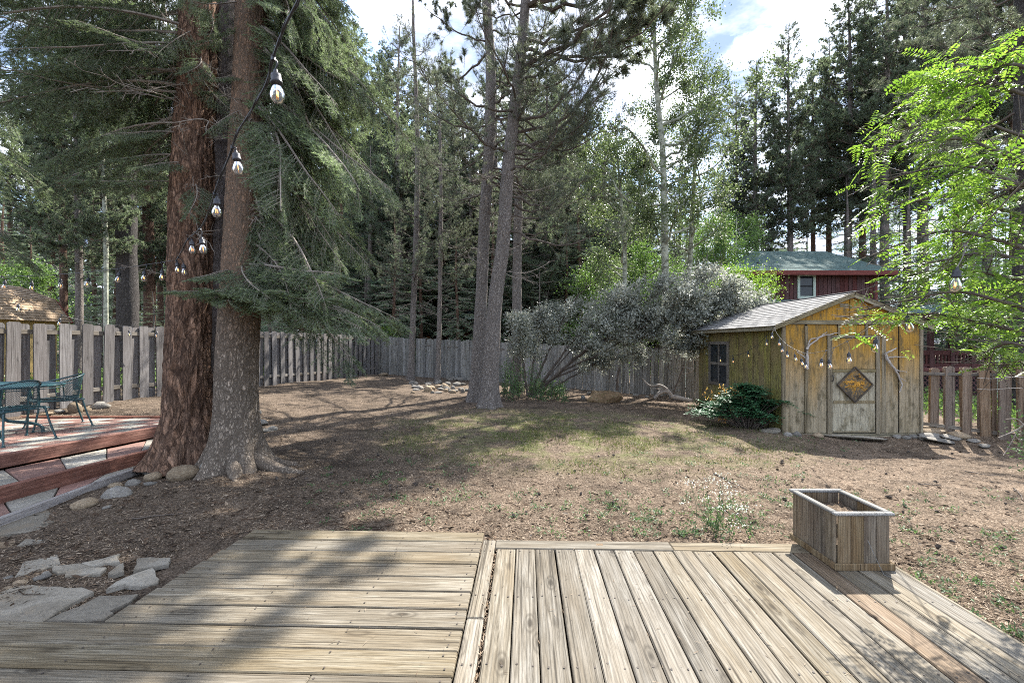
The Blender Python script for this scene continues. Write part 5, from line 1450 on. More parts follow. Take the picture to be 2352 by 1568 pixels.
# ------------------------------------------------------------------ background conifers: shared crowns
def crown_pine(h, zc, rmax, seed, nb, topr=.25, tn=14, lean=0, dens=1.0):
    r_ = np.random.default_rng(seed); g = Geo()
    base = [pine_branch(1.0, .25, int(15 * dens), tn, .095, .017, seed * 10 + k, .25, 3, True) for k in range(4)]
    for k in range(nb):
        t = (k + r_.uniform(0, 1)) / nb; z = zc + (h - zc) * t
        rad = rmax * (1 - t) ** .52 * (topr + (1 - topr) * min(1, t * 3.2 + .25)) * r_.uniform(.65, 1.15) + .18
        g.inst(base[r_.integers(4)], rotm(r_.normal(0, .3), r_.uniform(-.25, .35) - .25 * t, r_.uniform(-3.14, 3.14), (0, 0, z), rad))
    return g
def crown_fir(h, zc, rmax, seed, nb, droop=.5):
    r_ = np.random.default_rng(seed); g = Geo()
    base = [fir_branch(1.0, droop, 18, .05, 64, seed * 10 + k, 2, .003, .15, 3) for k in range(4)]
    for k in range(nb):
        t = (k + r_.uniform(0, 1)) / nb; z = zc + (h - zc) * t
        rad = rmax * (1 - t) ** .85 * r_.uniform(.7, 1.15) + .12
        g.inst(base[r_.integers(4)], rotm(r_.normal(0, .3), r_.uniform(-.1, .4) - .3 * t, r_.uniform(-3.14, 3.14), (0, 0, z), rad))
    return g
def tree_kind(h, zc, g, rbot, crown_mats, trunk_mat, seed, name):
    tg, Q, rr = trunk_geo([(0, 0, -.4), (.1 * math.sin(seed), .05, h * .35), (.12 * math.cos(seed), -.1, h * .7), (0, 0, h)], [rbot, rbot * .8, rbot * .5, .02], 10, 24, .0, seed=seed)
    return name, h, tg.mesh('trunk', trunk_mat, True), g.mesh('crown', crown_mats)
MPF = [M['twig_dark'], M['pine_far'], M['pine_far']]
MFF = [M['twig_dark'], M['fir_far'], M['fir_far']]
MPL = [M['twig'], M['fir_pale'], M['fir_pale']]
KINDS_ = {
 'tallpine0': tree_kind(24, 9.0, crown_pine(24, 9.0, 2.7, 51, 190, .5), .26, MPF, M['bark_far'], 1, 'tall_pine_tree'),
 'tallpine1': tree_kind(26, 11, crown_pine(26, 11, 2.5, 52, 180, .45), .25, MPF, M['bark_redfar'], 2, 'tall_pine_tree'),
 'pine': tree_kind(18, 3.5, crown_pine(18, 2.2, 2.7, 53, 170, .7), .2, MPF, M['bark_far'], 3, 'pine_tree'),
 'fir': tree_kind(15, 1.0, crown_fir(15, 1.0, 3.3, 54, 130), .22, MFF, M['bark_far'], 4, 'fir_tree'),
 'youngfir': tree_kind(7, .3, crown_fir(7, .3, 2.0, 55, 80, .35), .1, MPL, M['bark_far'], 5, 'young_fir_tree'),
 'palefir': tree_kind(14, 1.2, crown_fir(14, 1.2, 2.8, 56, 120, .45), .18, MPL, M['bark_redfar'], 6, 'pale_fir_tree'),
}
def far_tree(kind, x, y, h, label, group=None, wide=1.0, mesh_trunk=None):
    name, h0, tm, cm = KINDS_[kind]
    s = h / h0
    o = thing(name, label, 'tree', (x, y, gz1(x, y)), group, rng.uniform(0, 6.28))
    put('trunk', tm, o, scale=(s * wide, s * wide, s)); put('crown', cm, o, scale=(s * wide, s * wide, s))
    return o
def ft(kind, u, y, vtop, label, group=None, wide=1.0):
    x = (u - 1176) * y / F_PX; h = CAMZ - (vtop - 784) * y / F_PX - gz1(x, y)
    return far_tree(kind, x, y, h, label, group, wide)
# tall pines behind the red house
ft('tallpine0', 1738, 36, 138, 'tall pine with a pointed top, second left in the row behind the red house')
ft('tallpine1', 1690, 38, 205, 'shorter pine at the left end of the tall row behind the red house')
ft('tallpine0', 1812, 35, 58, 'tall narrow pine standing clear against the clouds behind the house', wide=.9)
ft('tallpine1', 1868, 40, 120, 'pine half hidden right of the narrow pine against the clouds')
ft('tallpine0', 1948, 36, -40, 'tallest pine of the row right of the cloudy gap')
g_ = 'tall pines crowding the upper right'
ORD = ['leftmost', 'second from the left', 'third from the left', 'fourth from the left', 'fifth from the left', 'sixth from the left', 'seventh from the left', 'eighth from the left', 'ninth from the left', 'tenth from the left',
       'eleventh from the left', 'twelfth from the left', 'thirteenth from the left', 'fourteenth from the left', 'fifteenth from the left', 'sixteenth from the left', 'seventeenth from the left']
for i_, (u, y, v, k) in enumerate(((1905, 42, 90, 'tallpine1'), (1985, 38, -20, 'tallpine1'), (2035, 34, -120, 'tallpine0'), (2080, 40, -60, 'tallpine1'), (2125, 36, -160, 'tallpine0'),
                   (2195, 38, -200, 'tallpine1'), (2265, 40, -120, 'tallpine0'), (2325, 36, -220, 'tallpine1'), (2430, 38, -100, 'tallpine1'))):
    ft(k, u, y, v, ORD[i_] + ' of the tall pines crowding the upper right', g_)
ft('fir', 2010, 30, 330, 'dense dark fir with layered boughs right of the red house roof', wide=1.2)
ft('fir', 1945, 34, 420, 'lower dark fir just behind the red house roof end', wide=1.2)
ft('fir', 2090, 27, 420, 'dark fir behind the porch with a broad skirt', wide=1.2)
ft('fir', 2230, 26, 450, 'dark fir behind the yellow green branches at the right', wide=1.2)
ft('fir', 2330, 24, 500, 'dark low fir at the right edge above the pickets', wide=1.2)
# big pine out at the right edge
P_, r0 = simple_tr(2346, 860, 13, [(2346, 400), (2346, 0), (2346, -600)], [.21, .18, .15, .05])
yard_pine('near tall pine at the right edge with long level limbs', P_, r0, 11.3, 6, 6.5, 20, 50, 8, .6, 1.1, 'bark_dark', 50, 14, azf=lambda r: r.uniform(-3.6, -1.0) if r.random() < .5 else r.uniform(1.2, 4.2))
# behind the middle
for u, y, v, k, lb in ((918, 27, 60, 'pine', 'feathery pine whose pointed top meets the sky left of the yard pines'), (870, 30, 120, 'pine', 'pine behind the weeping fir boughs'), (985, 32, 150, 'pine', 'pine between feathery pine and the yard pair, far behind the fence'),
                       (1060, 36, 190, 'pine', 'far pine seen just left of the yard pair'), (1255, 26, 120, 'pine', 'bushy pine behind the long rising limb'), (1320, 30, 200, 'pine', 'pine right of the bushy pine behind the yard pair'),
                       (1390, 28, 300, 'pine', 'half height pine between yard pair and aspen'), (1440, 36, 330, 'fir', 'far fir left of the aspen trunk'), (1600, 40, 420, 'fir', 'far fir right of the aspen trunk'), (1560, 44, 380, 'pine', 'far pine straight behind the aspen'),
                       (1660, 42, 400, 'fir', 'far dark fir left of the tall pine row')):
    ft(k, u, y, v, lb)
ft('palefir', 905, 24, 480, 'pale young fir in front of the brown cabin'); ft('palefir', 965, 26, 430, 'pale fir behind the two thin trunks'); ft('palefir', 1050, 24.5, 520, 'pale fir just left of the yard pair over the fence')
ft('youngfir', 1240, 24, 620, 'small pale fir over the fence right of the yard pair'); ft('palefir', 1300, 25, 500, 'pale fir behind the grey shrub'); ft('palefir', 1400, 24, 560, 'pale fir over the fence left of the aspen', wide=1.2)
ft('youngfir', 1110, 26, 640, 'small pale fir hidden between the yard pair')
ft('pine', 830, 34, 200, 'pine behind the right flank of the old firs'); ft('palefir', 780, 26, 350, 'pale fir behind the weeping boughs'); ft('palefir', 690, 24, 300, 'pale fir behind the lighter trunk'); ft('palefir', 640, 30, 250, 'tall pale fir close behind the lighter trunk')
g_ = 'conifers filling the wood beyond the back fence'
for u, y, v in ((888, 31, 150), (935, 36, 210), (1010, 29, 230), (1035, 38, 120), (1085, 31, 260), (1140, 34, 150), (1225, 31, 190), (1285, 36, 160), (1350, 33, 240), (1415, 38, 260), (1470, 34, 340), (1205, 40, 90)):
    ft('pine', u, y, v, 'conifer among many filling the wood beyond the back fence', g_, 1.05)
for k in range(44):
    u = rng.uniform(840, 1760); y = rng.uniform(25, 46); kd = ('palefir', 'pine', 'fir', 'palefir', 'pine')[k % 5]
    if 10 > (u - 1176) * y / F_PX > 6 and y < 31: y += 9
    vt = rng.uniform(330, 640) if u < 1500 else rng.uniform(480, 640)
    ft(kd, u, y, vt, 'conifer among many filling the wood beyond the back fence', g_, 1.1)
# left side: dark trunks and hazy pale firs
def leftpine(label, u, y, wpx, pts, mat, crown, s):
    x = (u - 1176) * y / F_PX; r = wpx * .5 * y / F_PX
    P = [np.array([x, y, gz1(x, y) - .05])] + [at(a, b, y) for a, b in pts]
    o = thing('background_pine_tree', label, 'tree', P[0])
    g, Q, rr = trunk_geo(P, np.linspace(r * 1.05, r * .75, len(P)), 22, 70, .018 if wpx > 20 else .008, 6, 3, .2, 5, u); g.build('trunk', M[mat], o, smooth=True)
    name, h0, tm, cm = KINDS_[crown]
    sc = s; p = Q[-1] - wloc(o)
    put('crown', cm, o, loc=(p[0], p[1], p[2] - h0 * sc), scale=(sc, sc, sc))
leftpine('broad dark furrowed trunk left of the huge red trunk', 296, 15, 42, [(292, 640), (289, 350), (286, 100), (284, -200)], 'bark_dark', 'tallpine0', .5)
leftpine('reddish trunk far left below a dark hanging bough', 147, 17, 15, [(146, 640), (142, 450), (140, 200), (138, 0)], 'bark_redfar', 'pine', .55)
leftpine('grey slender trunk left of the thin pale pole', 182, 15, 15, [(182, 640), (178, 450), (176, 200), (174, 0)], 'bark_pine', 'pine', .55)
leftpine('thin pale greenish pole like trunk at the left', 243, 14, 9, [(243, 560), (236, 380), (234, 240), (233, 100)], 'bark_aspen', 'pine', .4)
leftpine('reddish trunk right behind the broad dark trunk', 345, 18, 24, [(343, 640), (338, 400), (334, 100)], 'bark_redfar', 'pine', .6)
leftpine('thin trunk beside the huge red trunk on its left', 370, 20, 12, [(368, 640), (366, 400), (362, 200)], 'bark_redfar', 'pine', .5)
g_ = 'pale firs filling the left background'
for i_, (u, y, v, k) in enumerate(sorted(((-60, 21, 420, 'palefir'), (10, 24, 440, 'palefir'), (70, 19.5, 520, 'palefir'), (120, 26, 380, 'palefir'), (175, 22, 560, 'palefir'), (215, 28, 420, 'palefir'), (265, 23, 500, 'palefir'), (320, 27, 460, 'palefir'), (390, 25, 470, 'palefir'), (450, 28, 420, 'palefir'),
                   (30, 34, 300, 'palefir'), (150, 36, 330, 'palefir'), (280, 36, 320, 'palefir'), (-30, 38, 280, 'palefir'), (340, 40, 280, 'palefir'), (500, 34, 330, 'palefir'), (560, 30, 350, 'palefir')))):
    ft(k, u, y, v, ORD[i_] + ' of the pale firs filling the left background', g_, 1.15)
g_ = 'small firs along the left fence'
for i_, (u, y, v) in enumerate(sorted(((235, 16.5, 650), (300, 18, 640), (350, 16.8, 670), (410, 19, 640), (190, 18.5, 655), (620, 20, 620), (700, 21, 600), (770, 23, 600), (840, 25, 620)))):
    ft('youngfir', u, y, v, ORD[i_] + ' of the small firs growing along the spaced board fence', g_, 1.25)
for i_, (u, y, v) in enumerate(((110, 34, -20), (350, 36, 20), (640, 38, -20), (760, 36, -40), (820, 44, 60))):
    ft('pine', u, y, v, ORD[i_] + ' of the tall pines far behind the old firs', 'tall pines far behind the old firs')
# dark overhanging boughs at the top left belong to a fir left of the picture
P_ = [np.array([-8.6, 5.0, .1]), np.array([-8.6, 5.0, 6]), np.array([-8.5, 5.1, 14])]
ov = thing('old_fir_tree', 'fir beyond the left edge whose dark boughs hang into the upper left corner', 'tree', P_[0])
g, Qv, _r = trunk_geo(P_, [.25, .2, .05], 20, 40, .01, 6, 3, .3, 5, 3.3); g.build('trunk', M['bark_dark'], ov, smooth=True)
many(ov, Qv, 26, 4.3, 9.0, lambda r: r.uniform(-.7, 1.5), .75, 1.15, (.0, .35), 61)
for z, az in ((3.7, .55), (3.9, .3)): bough(ov, Qv, z, az, FIRB[3], 1.0, .1, .1)
# far wood closing the horizon
fg = Geo()
fb = [crown_fir(1.0, .05, .19, 71, 30), crown_pine(1.0, .2, .13, 72, 26, .6, 4, dens=.5)]
for k in range(190):
    a = lerp(-62, 62, k / 189) + rng.normal(0, 1.0); d = rng.uniform(52, 92); x = d * math.sin(R(a)); y = d * math.cos(R(a))
    h = rng.uniform(13, 21); fg.inst(fb[0] if k % 3 else fb[1], rotm(0, 0, rng.uniform(0, 6.28), (x, y, gz1(x, y) - .3), h))
    fg.tube([(x, y, -1), (x, y, h * .9)], [.2, .03], 4, 0)
tag(fg.build('far_wood', [M['bark_far'], M['fir_far'], M['fir_far']]), 'distant conifer wood closing the view between the nearer trees', 'wood', kind='stuff')

# ------------------------------------------------------------------ broadleaf trees
def broad_tree(name, label, P, rad, nl, leaf, lmat, tmat, zc, radius, seed, nlimb=22, limb_rise=.7, clumps=110, clump_r=.45, group=None, tall=1.0, ell=None):
    """trunk, rising limbs, twigs and leaf clumps at their ends"""
    global rng
    keep = rng; rng = np.random.default_rng(seed)
    o = thing(name, label, 'tree', P[0], group)
    g, Q, rr = trunk_geo(P, rad, 12, 40, .006, 4, 2, .3, 4, seed); g.build('trunk', M[tmat], o, smooth=True)
    lg = Geo(); ends = []
    H = Q[-1][2]
    for k in range(nlimb):
        t = (k + rng.uniform(0, 1)) / nlimb; z = lerp(zc, H, t); p = tpt(Q, z); az = rng.uniform(-3.14, 3.14)
        L = radius * (1 - .75 * t) * rng.uniform(.7, 1.2) * (.7 + .6 * min(1, t * 3))
        n = 8; s = np.linspace(0, 1, n)
        B = np.c_[p[0] + L * s * math.cos(az), p[1] + L * s * math.sin(az), p[2] + L * limb_rise * s ** 1.3]; B[1:] += np.cumsum(rng.normal(0, .05 * L, (n - 1, 3)), 0)
        lg.tube(B, np.linspace(.02 * L + .008, .006, n), 5, 0)
        for _ in range(5):
            tt = rng.uniform(.35, 1); a, d = along(B, np.array([tt])); e = a[0] + unit(d[0] + rng.normal(0, .7, 3) + np.array([0, 0, .2])) * L * rng.uniform(.2, .4)
            lg.tube([a[0], e], [.008, .004], 3, 0, cap=False); ends.append(e); ends.append(a[0])
    lg.build('limbs', M[tmat], o)
    E = np.array(ends)
    per = nl // len(E); idx = np.repeat(np.arange(len(E)), per)
    pos = E[idx] + rng.normal(0, clump_r, (len(idx), 3)) * rng.uniform(.3, 1, (len(idx), 1))
    d = unit(rng.normal(0, 1, (len(idx), 3)) + np.array([0, 0, -.5]))
    fgm = Geo(); leaves(fgm, pos, d, rdir(len(idx)), leaf * rng.uniform(.7, 1.25, len(idx)), leaf * .8, 0)
    fgm.build('foliage', M[lmat], o)
    rng = keep
    return o
def bt_px(name, label, u, y, pts, rad, **k):
    x = (u - 1176) * y / F_PX; P = [np.array([x, y, gz1(x, y) - .05])] + [at(a, b, y) for a, b in pts]
    return broad_tree(name, label, P, rad, **k)
bt_px('aspen_tree', 'tall aspen with a pale slender trunk behind the grey shrub', 1530, 17.2, [(1527, 560), (1522, 350), (1508, 200), (1500, 0), (1498, -60)], [.15, .13, .11, .09, .05, .02], nl=34000, leaf=.08, lmat='aspen', tmat='bark_aspen', zc=5.0, radius=2.7, seed=81, nlimb=34, clump_r=.24)
bt_px('aspen_tree', 'shorter aspen left of the tall pale trunk', 1432, 18.2, [(1435, 600), (1428, 480), (1415, 320)], [.11, .09, .07, .02], nl=13000, leaf=.075, lmat='aspen', tmat='bark_aspen', zc=3.5, radius=2.2, seed=82, nlimb=22, clump_r=.32)
bt_px('aspen_tree', 'aspen leaning into the clouds right of the tall pale trunk', 1570, 18.5, [(1590, 500), (1600, 330), (1610, 200)], [.11, .09, .06, .02], nl=11000, leaf=.08, lmat='aspen', tmat='bark_aspen', zc=5, radius=2.2, seed=83, nlimb=22, clump_r=.32)
for u, y, pts, nl_, rr_, sd_, lb, mt in ((1620, 24, [(1622, 640), (1625, 520)], 14000, 2.4, 84, 'rounded bright green tree left of the red house roof', 'green_leaf'), (1690, 26, [(1690, 600), (1692, 500)], 12000, 2.4, 85, 'green tree overlapping the left end of the house roof', 'green_leaf'),
                                 (1480, 23, [(1482, 650), (1486, 580)], 11000, 2.0, 86, 'low green tree at the foot of the aspen', 'green_leaf'), (1380, 22, [(1380, 660), (1378, 620)], 9000, 1.8, 87, 'low green tree left of the aspens over the fence', 'green_leaf'),
                                 (1560, 21, [(1560, 690), (1564, 650)], 9000, 1.7, 88, 'green bush over the fence between aspen and house', 'green_leaf'), (880, 23.5, [(885, 790), (892, 750)], 1800, .7, 89, 'small yellow green bush in the fence corner', 'locust'),
                                 (60, 19, [(62, 660), (66, 620)], 9000, 1.5, 90, 'green leafy bush behind the barn shed roof', 'green_leaf'),
                                 (2290, 17, [(2292, 700), (2296, 640)], 8000, 1.7, 91, 'dark leafy bush beyond the pickets at the right', 'green_leaf')):
    bt_px('green_tree', lb, u, y, pts, [.08, .06, .02], nl=nl_, leaf=.085 if mt != 'locust' else .06, lmat=mt, tmat='bark_aspen', zc=1.2 if y < 24 else 2.2, radius=rr_, seed=sd_, nlimb=26, limb_rise=.55, clump_r=.30)

# grey green shrub leaning over the fence
sr = np.random.default_rng(101)
sb = gpt(1222, 912)
shr = thing('leaning_shrub', 'large grey green shrub with leaning bare stems in front of the back fence', 'shrub', sb)
lg = Geo(); ends = []
stems = [[(1225, 905), (1270, 870), (1330, 845), (1420, 822), (1520, 795), (1600, 770)], [(1230, 900), (1290, 850), (1350, 800), (1430, 770), (1500, 745)], [(1222, 905), (1265, 850), (1310, 790), (1370, 740), (1440, 690)],
         [(1220, 905), (1245, 840), (1275, 780), (1310, 700), (1370, 640)], [(1216, 905), (1225, 840), (1232, 780), (1240, 700)], [(1212, 905), (1205, 850), (1195, 800), (1190, 740)],
         [(1235, 908), (1300, 872), (1380, 832), (1460, 812)], [(1225, 905), (1290, 855), (1400, 800), (1540, 720), (1640, 650)], [(1228, 905), (1300, 840), (1420, 760), (1560, 680), (1660, 610)],
         [(1224, 905), (1290, 830), (1390, 720), (1480, 640), (1560, 600)], [(1600, 770), (1660, 745), (1720, 720), (1750, 735)], [(1560, 760), (1650, 700), (1720, 660)], [(1500, 795), (1600, 800), (1660, 790)], [(1520, 740), (1620, 720), (1700, 700)], [(1560, 772), (1650, 768), (1738, 775)], [(1540, 710), (1640, 690), (1725, 705)], [(1420, 765), (1500, 725), (1575, 690)], [(1430, 790), (1530, 758), (1605, 735)], [(1400, 740), (1470, 700), (1540, 660)]]
for k, st in enumerate(stems):
    y0 = sb[1] + .2; y1 = y0 + sr.uniform(-1.3, .9)
    if st[0][0] > 1390: y0 = sb[1] - .3; y1 = y0 - .8
    pts = [at(u, v, lerp(y0, y1, i_ / (len(st) - 1))) for i_, (u, v) in enumerate(st)]
    pts[0][2] -= .05
    B = catmull(pts, 20); B[2:-1] += sr.normal(0, .012, B[2:-1].shape)
    lg.tube(B, np.linspace(.045 if k < 9 else .02, .006, 20), 6, 0)
    for _ in range(27):
        tt = sr.uniform(.45 if k < 10 else .0, 1.0); a, d = along(B, np.array([tt])); a = a[0]
        L = sr.uniform(.3, 1.0) * (.6 if tt < .5 else 1)
        e = a + unit(d[0] * .6 + sr.normal(0, .6, 3) + np.array([0, 0, .45])) * L
        m = (a + e) / 2 + sr.normal(0, .05, 3)
        lg.tube([a, m, e], [.008, .005, .003], 3, 0, cap=False); ends += [m, e, (m + e) / 2]
lg.build('stems', M['twig_dark'], shr, smooth=True)
E = np.array(ends)
ue = 1176 + F_PX * E[:, 0] / E[:, 1]; ve = 784 - F_PX * (E[:, 2] - CAMZ) / E[:, 1]
E = E[(ve > 612 + np.clip(1600 - ue, 0, 400) * .27 + np.clip(ue - 1640, 0, 200) * .45) & (ve < 850) & (ue < 1760)]
rng_keep = rng; rng = sr
idx = np.repeat(np.arange(len(E)), 46)
pos = E[idx] + rng.normal(0, .095, (len(idx), 3))
fm = Geo(); leaves(fm, pos, unit(rng.normal(0, 1, (len(idx), 3)) + np.array([0, 0, .25])), unit(rng.normal(0, .8, (len(idx), 3)) + np.array([0, 0, 1])), .088 * rng.uniform(.6, 1.2, len(idx)), .046, 0)
fm.build('foliage', M['silver_leaf'], shr)
# greener suckers at the foot
fm = Geo(); lg = Geo()
for k in range(120):
    b = gpt(rng.uniform(1150, 1300), rng.uniform(902, 926)); e = b + np.array([rng.normal(0, .18), rng.normal(0, .15), rng.uniform(.25, .8) * (1.5 if b[0] < .7 else .7)])
    lg.tube([b, e], [.006, .003], 3, 0, cap=False)
    n = 34; t = rng.uniform(.15, 1, n)[:, None]; leaves(fm, b + (e - b) * t + rng.normal(0, .03, (n, 3)), unit(rng.normal(0, 1, (n, 3)) + np.array([0, 0, .4])), unit(rng.normal(0, .7, (n, 3)) + np.array([0, 0, 1])), .065 * rng.uniform(.6, 1.2, n), .034, 0)
sk = thing('leafy_undergrowth', 'dark green leafy suckers round the foot of the leaning shrub', 'shrub', sb + (0, -.2, 0))
lg.build('stems', M['twig_dark'], sk); fm.build('foliage', M['weed'], sk)
rng = rng_keep
# glossy evergreen shrub by the shed
hbase = gpt(1715, 982)
hs_ = thing('glossy_shrub', 'dark glossy evergreen shrub with orange new shoots beside the shed', 'shrub', hbase)
lg = Geo(); fm = Geo(); og = Geo()
r2 = np.random.default_rng(111); rng = r2
for k in range(150):
    a = rng.uniform(-3.14, 3.14); rr_ = abs(rng.normal(0, .33)); b = hbase + np.array([.35 * rr_ * math.cos(a), .3 * rr_ * math.sin(a), 0])
    hmax = .85 * (1 - .55 * min(1, rr_ / .8) ** 1.5)
    e = hbase + np.array([rr_ * 1.55 * math.cos(a) + .02, rr_ * .9 * math.sin(a), hmax * rng.uniform(.35, 1.08)])
    m = (b + e) / 2 + np.array([0, 0, .08])
    lg.tube([b, m, e], [.009, .007, .005], 4, 0, cap=False)
    # a whorl of pinnate leaves at the end
    for q in range(7):
        dr = unit(np.array([math.cos(q * .9 + a), math.sin(q * .9 + a), rng.uniform(-.35, .5)])); L = rng.uniform(.14, .24)
        tip = e + dr * L + np.array([0, 0, -.03]); n = 5
        t = (np.arange(n) + .6) / n
        P = e + (tip - e) * t[:, None]
        side = unit(np.cross(dr, [0, 0, 1.0]))
        for sgn in (-1, 1):
            leaves(fm, P, unit(np.tile(dr * .45 + side * sgn, (n, 1)) + rng.normal(0, .12, (n, 3))), unit(np.array([0, 0, 1.0]) + rng.normal(0, .3, (n, 3))), .075 * rng.uniform(.8, 1.15, n), .036, 0)
        leaves(fm, tip[None], dr[None], np.array([[0, 0, 1.0]]), .08, .036, 0)
for u, v in ((1656, 888), (1663, 895), (1620, 902), (1632, 905), (1692, 900), (1682, 895), (1706, 905), (1668, 905), (1696, 935), (1735, 940), (1665, 965), (1655, 958), (1760, 950)):
    p = at(u, v, hbase[1] - .1); n = 11
    leaves(og, p + rng.normal(0, .02, (n, 3)) + np.array([0, 0, 1]) * rng.uniform(-.12, .06, (n, 1)), unit(rng.normal(0, .5, (n, 3)) + np.array([0, 0, .8])), rdir(n), .055, .022, 0)
lg.build('stems', M['twig_dark'], hs_); fm.build('foliage', M['holly_leaf'], hs_); tag(og.build('new_shoots', M['orange_leaf'], hs_), 'orange young shoots', kind='stuff')
rng = rng_keep
pbs = gpt(1618, 940)
sm = thing('small_bush', 'small yellow green plant at the left foot of the glossy shrub', 'plant', pbs); fm = Geo(); n = 500
pos = pbs + np.c_[rng.normal(0, .16, n), rng.normal(0, .12, n), np.abs(rng.normal(.1, .1, n))]
leaves(fm, pos, unit(rng.normal(0, 1, (n, 3)) + np.array([0, 0, .6])), rdir(n), .06, .03, 0); fm.build('foliage', M['weed'], sm)
lg = Geo(); [lg.tube([pbs, pbs + np.array([rng.normal(0, .15), rng.normal(0, .1), .2])], [.005, .003], 3, 0) for _ in range(8)]; lg.build('stems', M['twig_dark'], sm)
# yellow green compound leaved tree reaching in from the right
lt = thing('locust_tree', 'bright yellow green feathery leaved tree reaching in from the right', 'tree', (4.6, 3.0, -.12))
lg = Geo(); fm = Geo(); r3 = np.random.default_rng(121); rng = r3
lg.tube(catmull([(4.6, 3.0, -.15), (4.55, 3.02, .8), (4.4, 3.05, 1.8), (4.35, 3.1, 2.8), (4.4, 3.2, 4.2)], 20), np.linspace(.09, .03, 20), 9, 0)
limbs = [[(2460, 800), (2340, 760), (2230, 735), (2120, 720), (1940, 728), 3.1], [(2460, 760), (2330, 700), (2200, 670), (2080, 690), (1985, 712), 2.9], [(2460, 700), (2330, 640), (2180, 620), (2060, 640), (1975, 668), 3.3],
         [(2460, 640), (2320, 560), (2180, 530), (2070, 560), (1995, 590), 3.0], [(2460, 590), (2300, 480), (2180, 450), (2080, 470), (2000, 500), 3.4], [(2460, 560), (2330, 420), (2200, 380), (2080, 400), (1985, 430), 3.0],
         [(2460, 480), (2320, 360), (2210, 320), (2090, 330), (2005, 350), 3.2], [(2460, 430), (2340, 310), (2240, 275), (2130, 285), (2030, 310), 3.5], [(2460, 300), (2360, 220), (2270, 190), (2200, 205), (2155, 215), 3.1], [(2460, 240), (2380, 165), (2310, 150), (2240, 165), 2.9],
         [(2460, 850), (2380, 800), (2310, 790), (2255, 812), 2.8], [(2460, 900), (2390, 850), (2340, 830), (2290, 845), 3.1], [(2460, 660), (2350, 600), (2260, 580), (2160, 600), 2.7], [(2460, 520), (2360, 520), (2280, 520), (2200, 550), 3.3],
         [(2460, 740), (2380, 720), (2300, 740), (2240, 770), 3.3], [(2460, 450), (2390, 430), (2320, 440), (2260, 470), 2.8], [(2460, 620), (2370, 650), (2290, 690), (2220, 700), 3.2], [(2460, 380), (2400, 370), (2330, 390), (2250, 400), 3.4]]
LP, LD = [], []
for lm in limbs:
    yv = lm[-1]; pts = [at(u, v, yv + .12 * k) for k, (u, v) in enumerate(lm[:-1])]
    pts = [np.array([4.42, 3.05, pts[0][2] - .1])] + pts[1:]
    B = catmull(pts, 24); lg.tube(B, np.linspace(.016, .0035, 24), 5, 0)
    for _ in range(34):
        t = rng.uniform(.12, 1) ** .8; a, d = along(B, np.array([t])); a = a[0]; d = d[0]
        e = a + unit(d * .5 + rng.normal(0, .55, 3) * (1, 1, .45)) * rng.uniform(.12, .42)
        if rng.random() < .6: lg.tube([a, e], [.004, .002], 3, 0, cap=False)
        for _ in range(3):
            LP.append(e + rng.normal(0, .03, 3)); LD.append(unit(d * .5 + rng.normal(0, .7, 3) * (1, 1, .35) + np.array([0, 0, -.22])))
LP = np.array(LP); LD = np.array(LD)
keep_ = (LP[:, 0] / LP[:, 1] > .745) & (rng.random(len(LP)) < np.clip((LP[:, 0] / LP[:, 1] - .70) / .16, .25, 1))
uu_ = 1176 + F_PX * LP[:, 0] / LP[:, 1]; vv_ = 784 - F_PX * (LP[:, 2] - CAMZ) / LP[:, 1]
keep_ &= ~((uu_ < 2065) & (vv_ > 560) & (vv_ < 695) & (rng.random(len(LP)) < .85))
keep_ &= ~((uu_ > 2090) & (uu_ < 2250) & (vv_ > 735)) & (vv_ < 865)
keep_ &= (rng.random(len(LP)) < .78) & (vv_ < 845)
LP, LD = LP[keep_], LD[keep_]; n = len(LP)
L = rng.uniform(.08, .20, n); up = unit(rng.normal(0, .4, (n, 3)) + np.array([0, 0, 1])); S_ = unit(np.cross(LD, up))
for j in range(8):
    t = (j + .7) / 8
    P = LP + LD * (L * t)[:, None] + np.array([0, 0, -1]) * (L * .22 * t * t)[:, None]
    for sgn in (-1, 1):
        leaves(fm, P, unit(LD * .35 + S_ * sgn + rng.normal(0, .12, (n, 3)) + np.array([0, 0, -.12])), up, .034 * (1 - .35 * abs(t - .5)) * rng.uniform(.85, 1.1, n) * L / .13, .0135 * L / .13, 0)
lg.build('limbs', M['twig_dark'], lt, smooth=True); fm.build('foliage', M['locust'], lt)
rng = rng_keep
# yellow green branch mass left of the house, beyond the shed
bt_px('green_tree', 'bright yellow green tree spreading between shrub and red house', 1690, 18, [(1692, 700), (1696, 630)], [.07, .05, .02], nl=9000, leaf=.06, lmat='locust', tmat='bark_aspen', zc=2.2, radius=1.4, seed=95, nlimb=24, limb_rise=.45, clump_r=.25)
# prickly twig at the right edge
tw = thing('bare_twigs', 'bare pale twigs sticking in at the right edge before the pickets', 'twigs', at(2345, 985, 6.4)); q = Geo()
for pts in ([(2370, 960), (2340, 985), (2325, 1012), (2305, 1045)], [(2340, 985), (2318, 995), (2292, 1005)], [(2330, 1000), (2345, 1010), (2380, 1000)], [(2350, 975), (2335, 962), (2310, 962)]):
    q.tube(catmull([at(u, v, 6.4) for u, v in pts], 10), np.linspace(.012, .004, 10), 5)
q.build('limb', M['twig'], tw, smooth=True)
fm = Geo(); n = 420; c = at(2352, 1000, 6.4); leaves(fm, c + rng.normal(0, 1, (n, 3)) * (.12, .1, .24) + (.1, 0, -.05), rdir(n), rdir(n), .05, .025, 0); fm.build('foliage', M['weed'], tw)

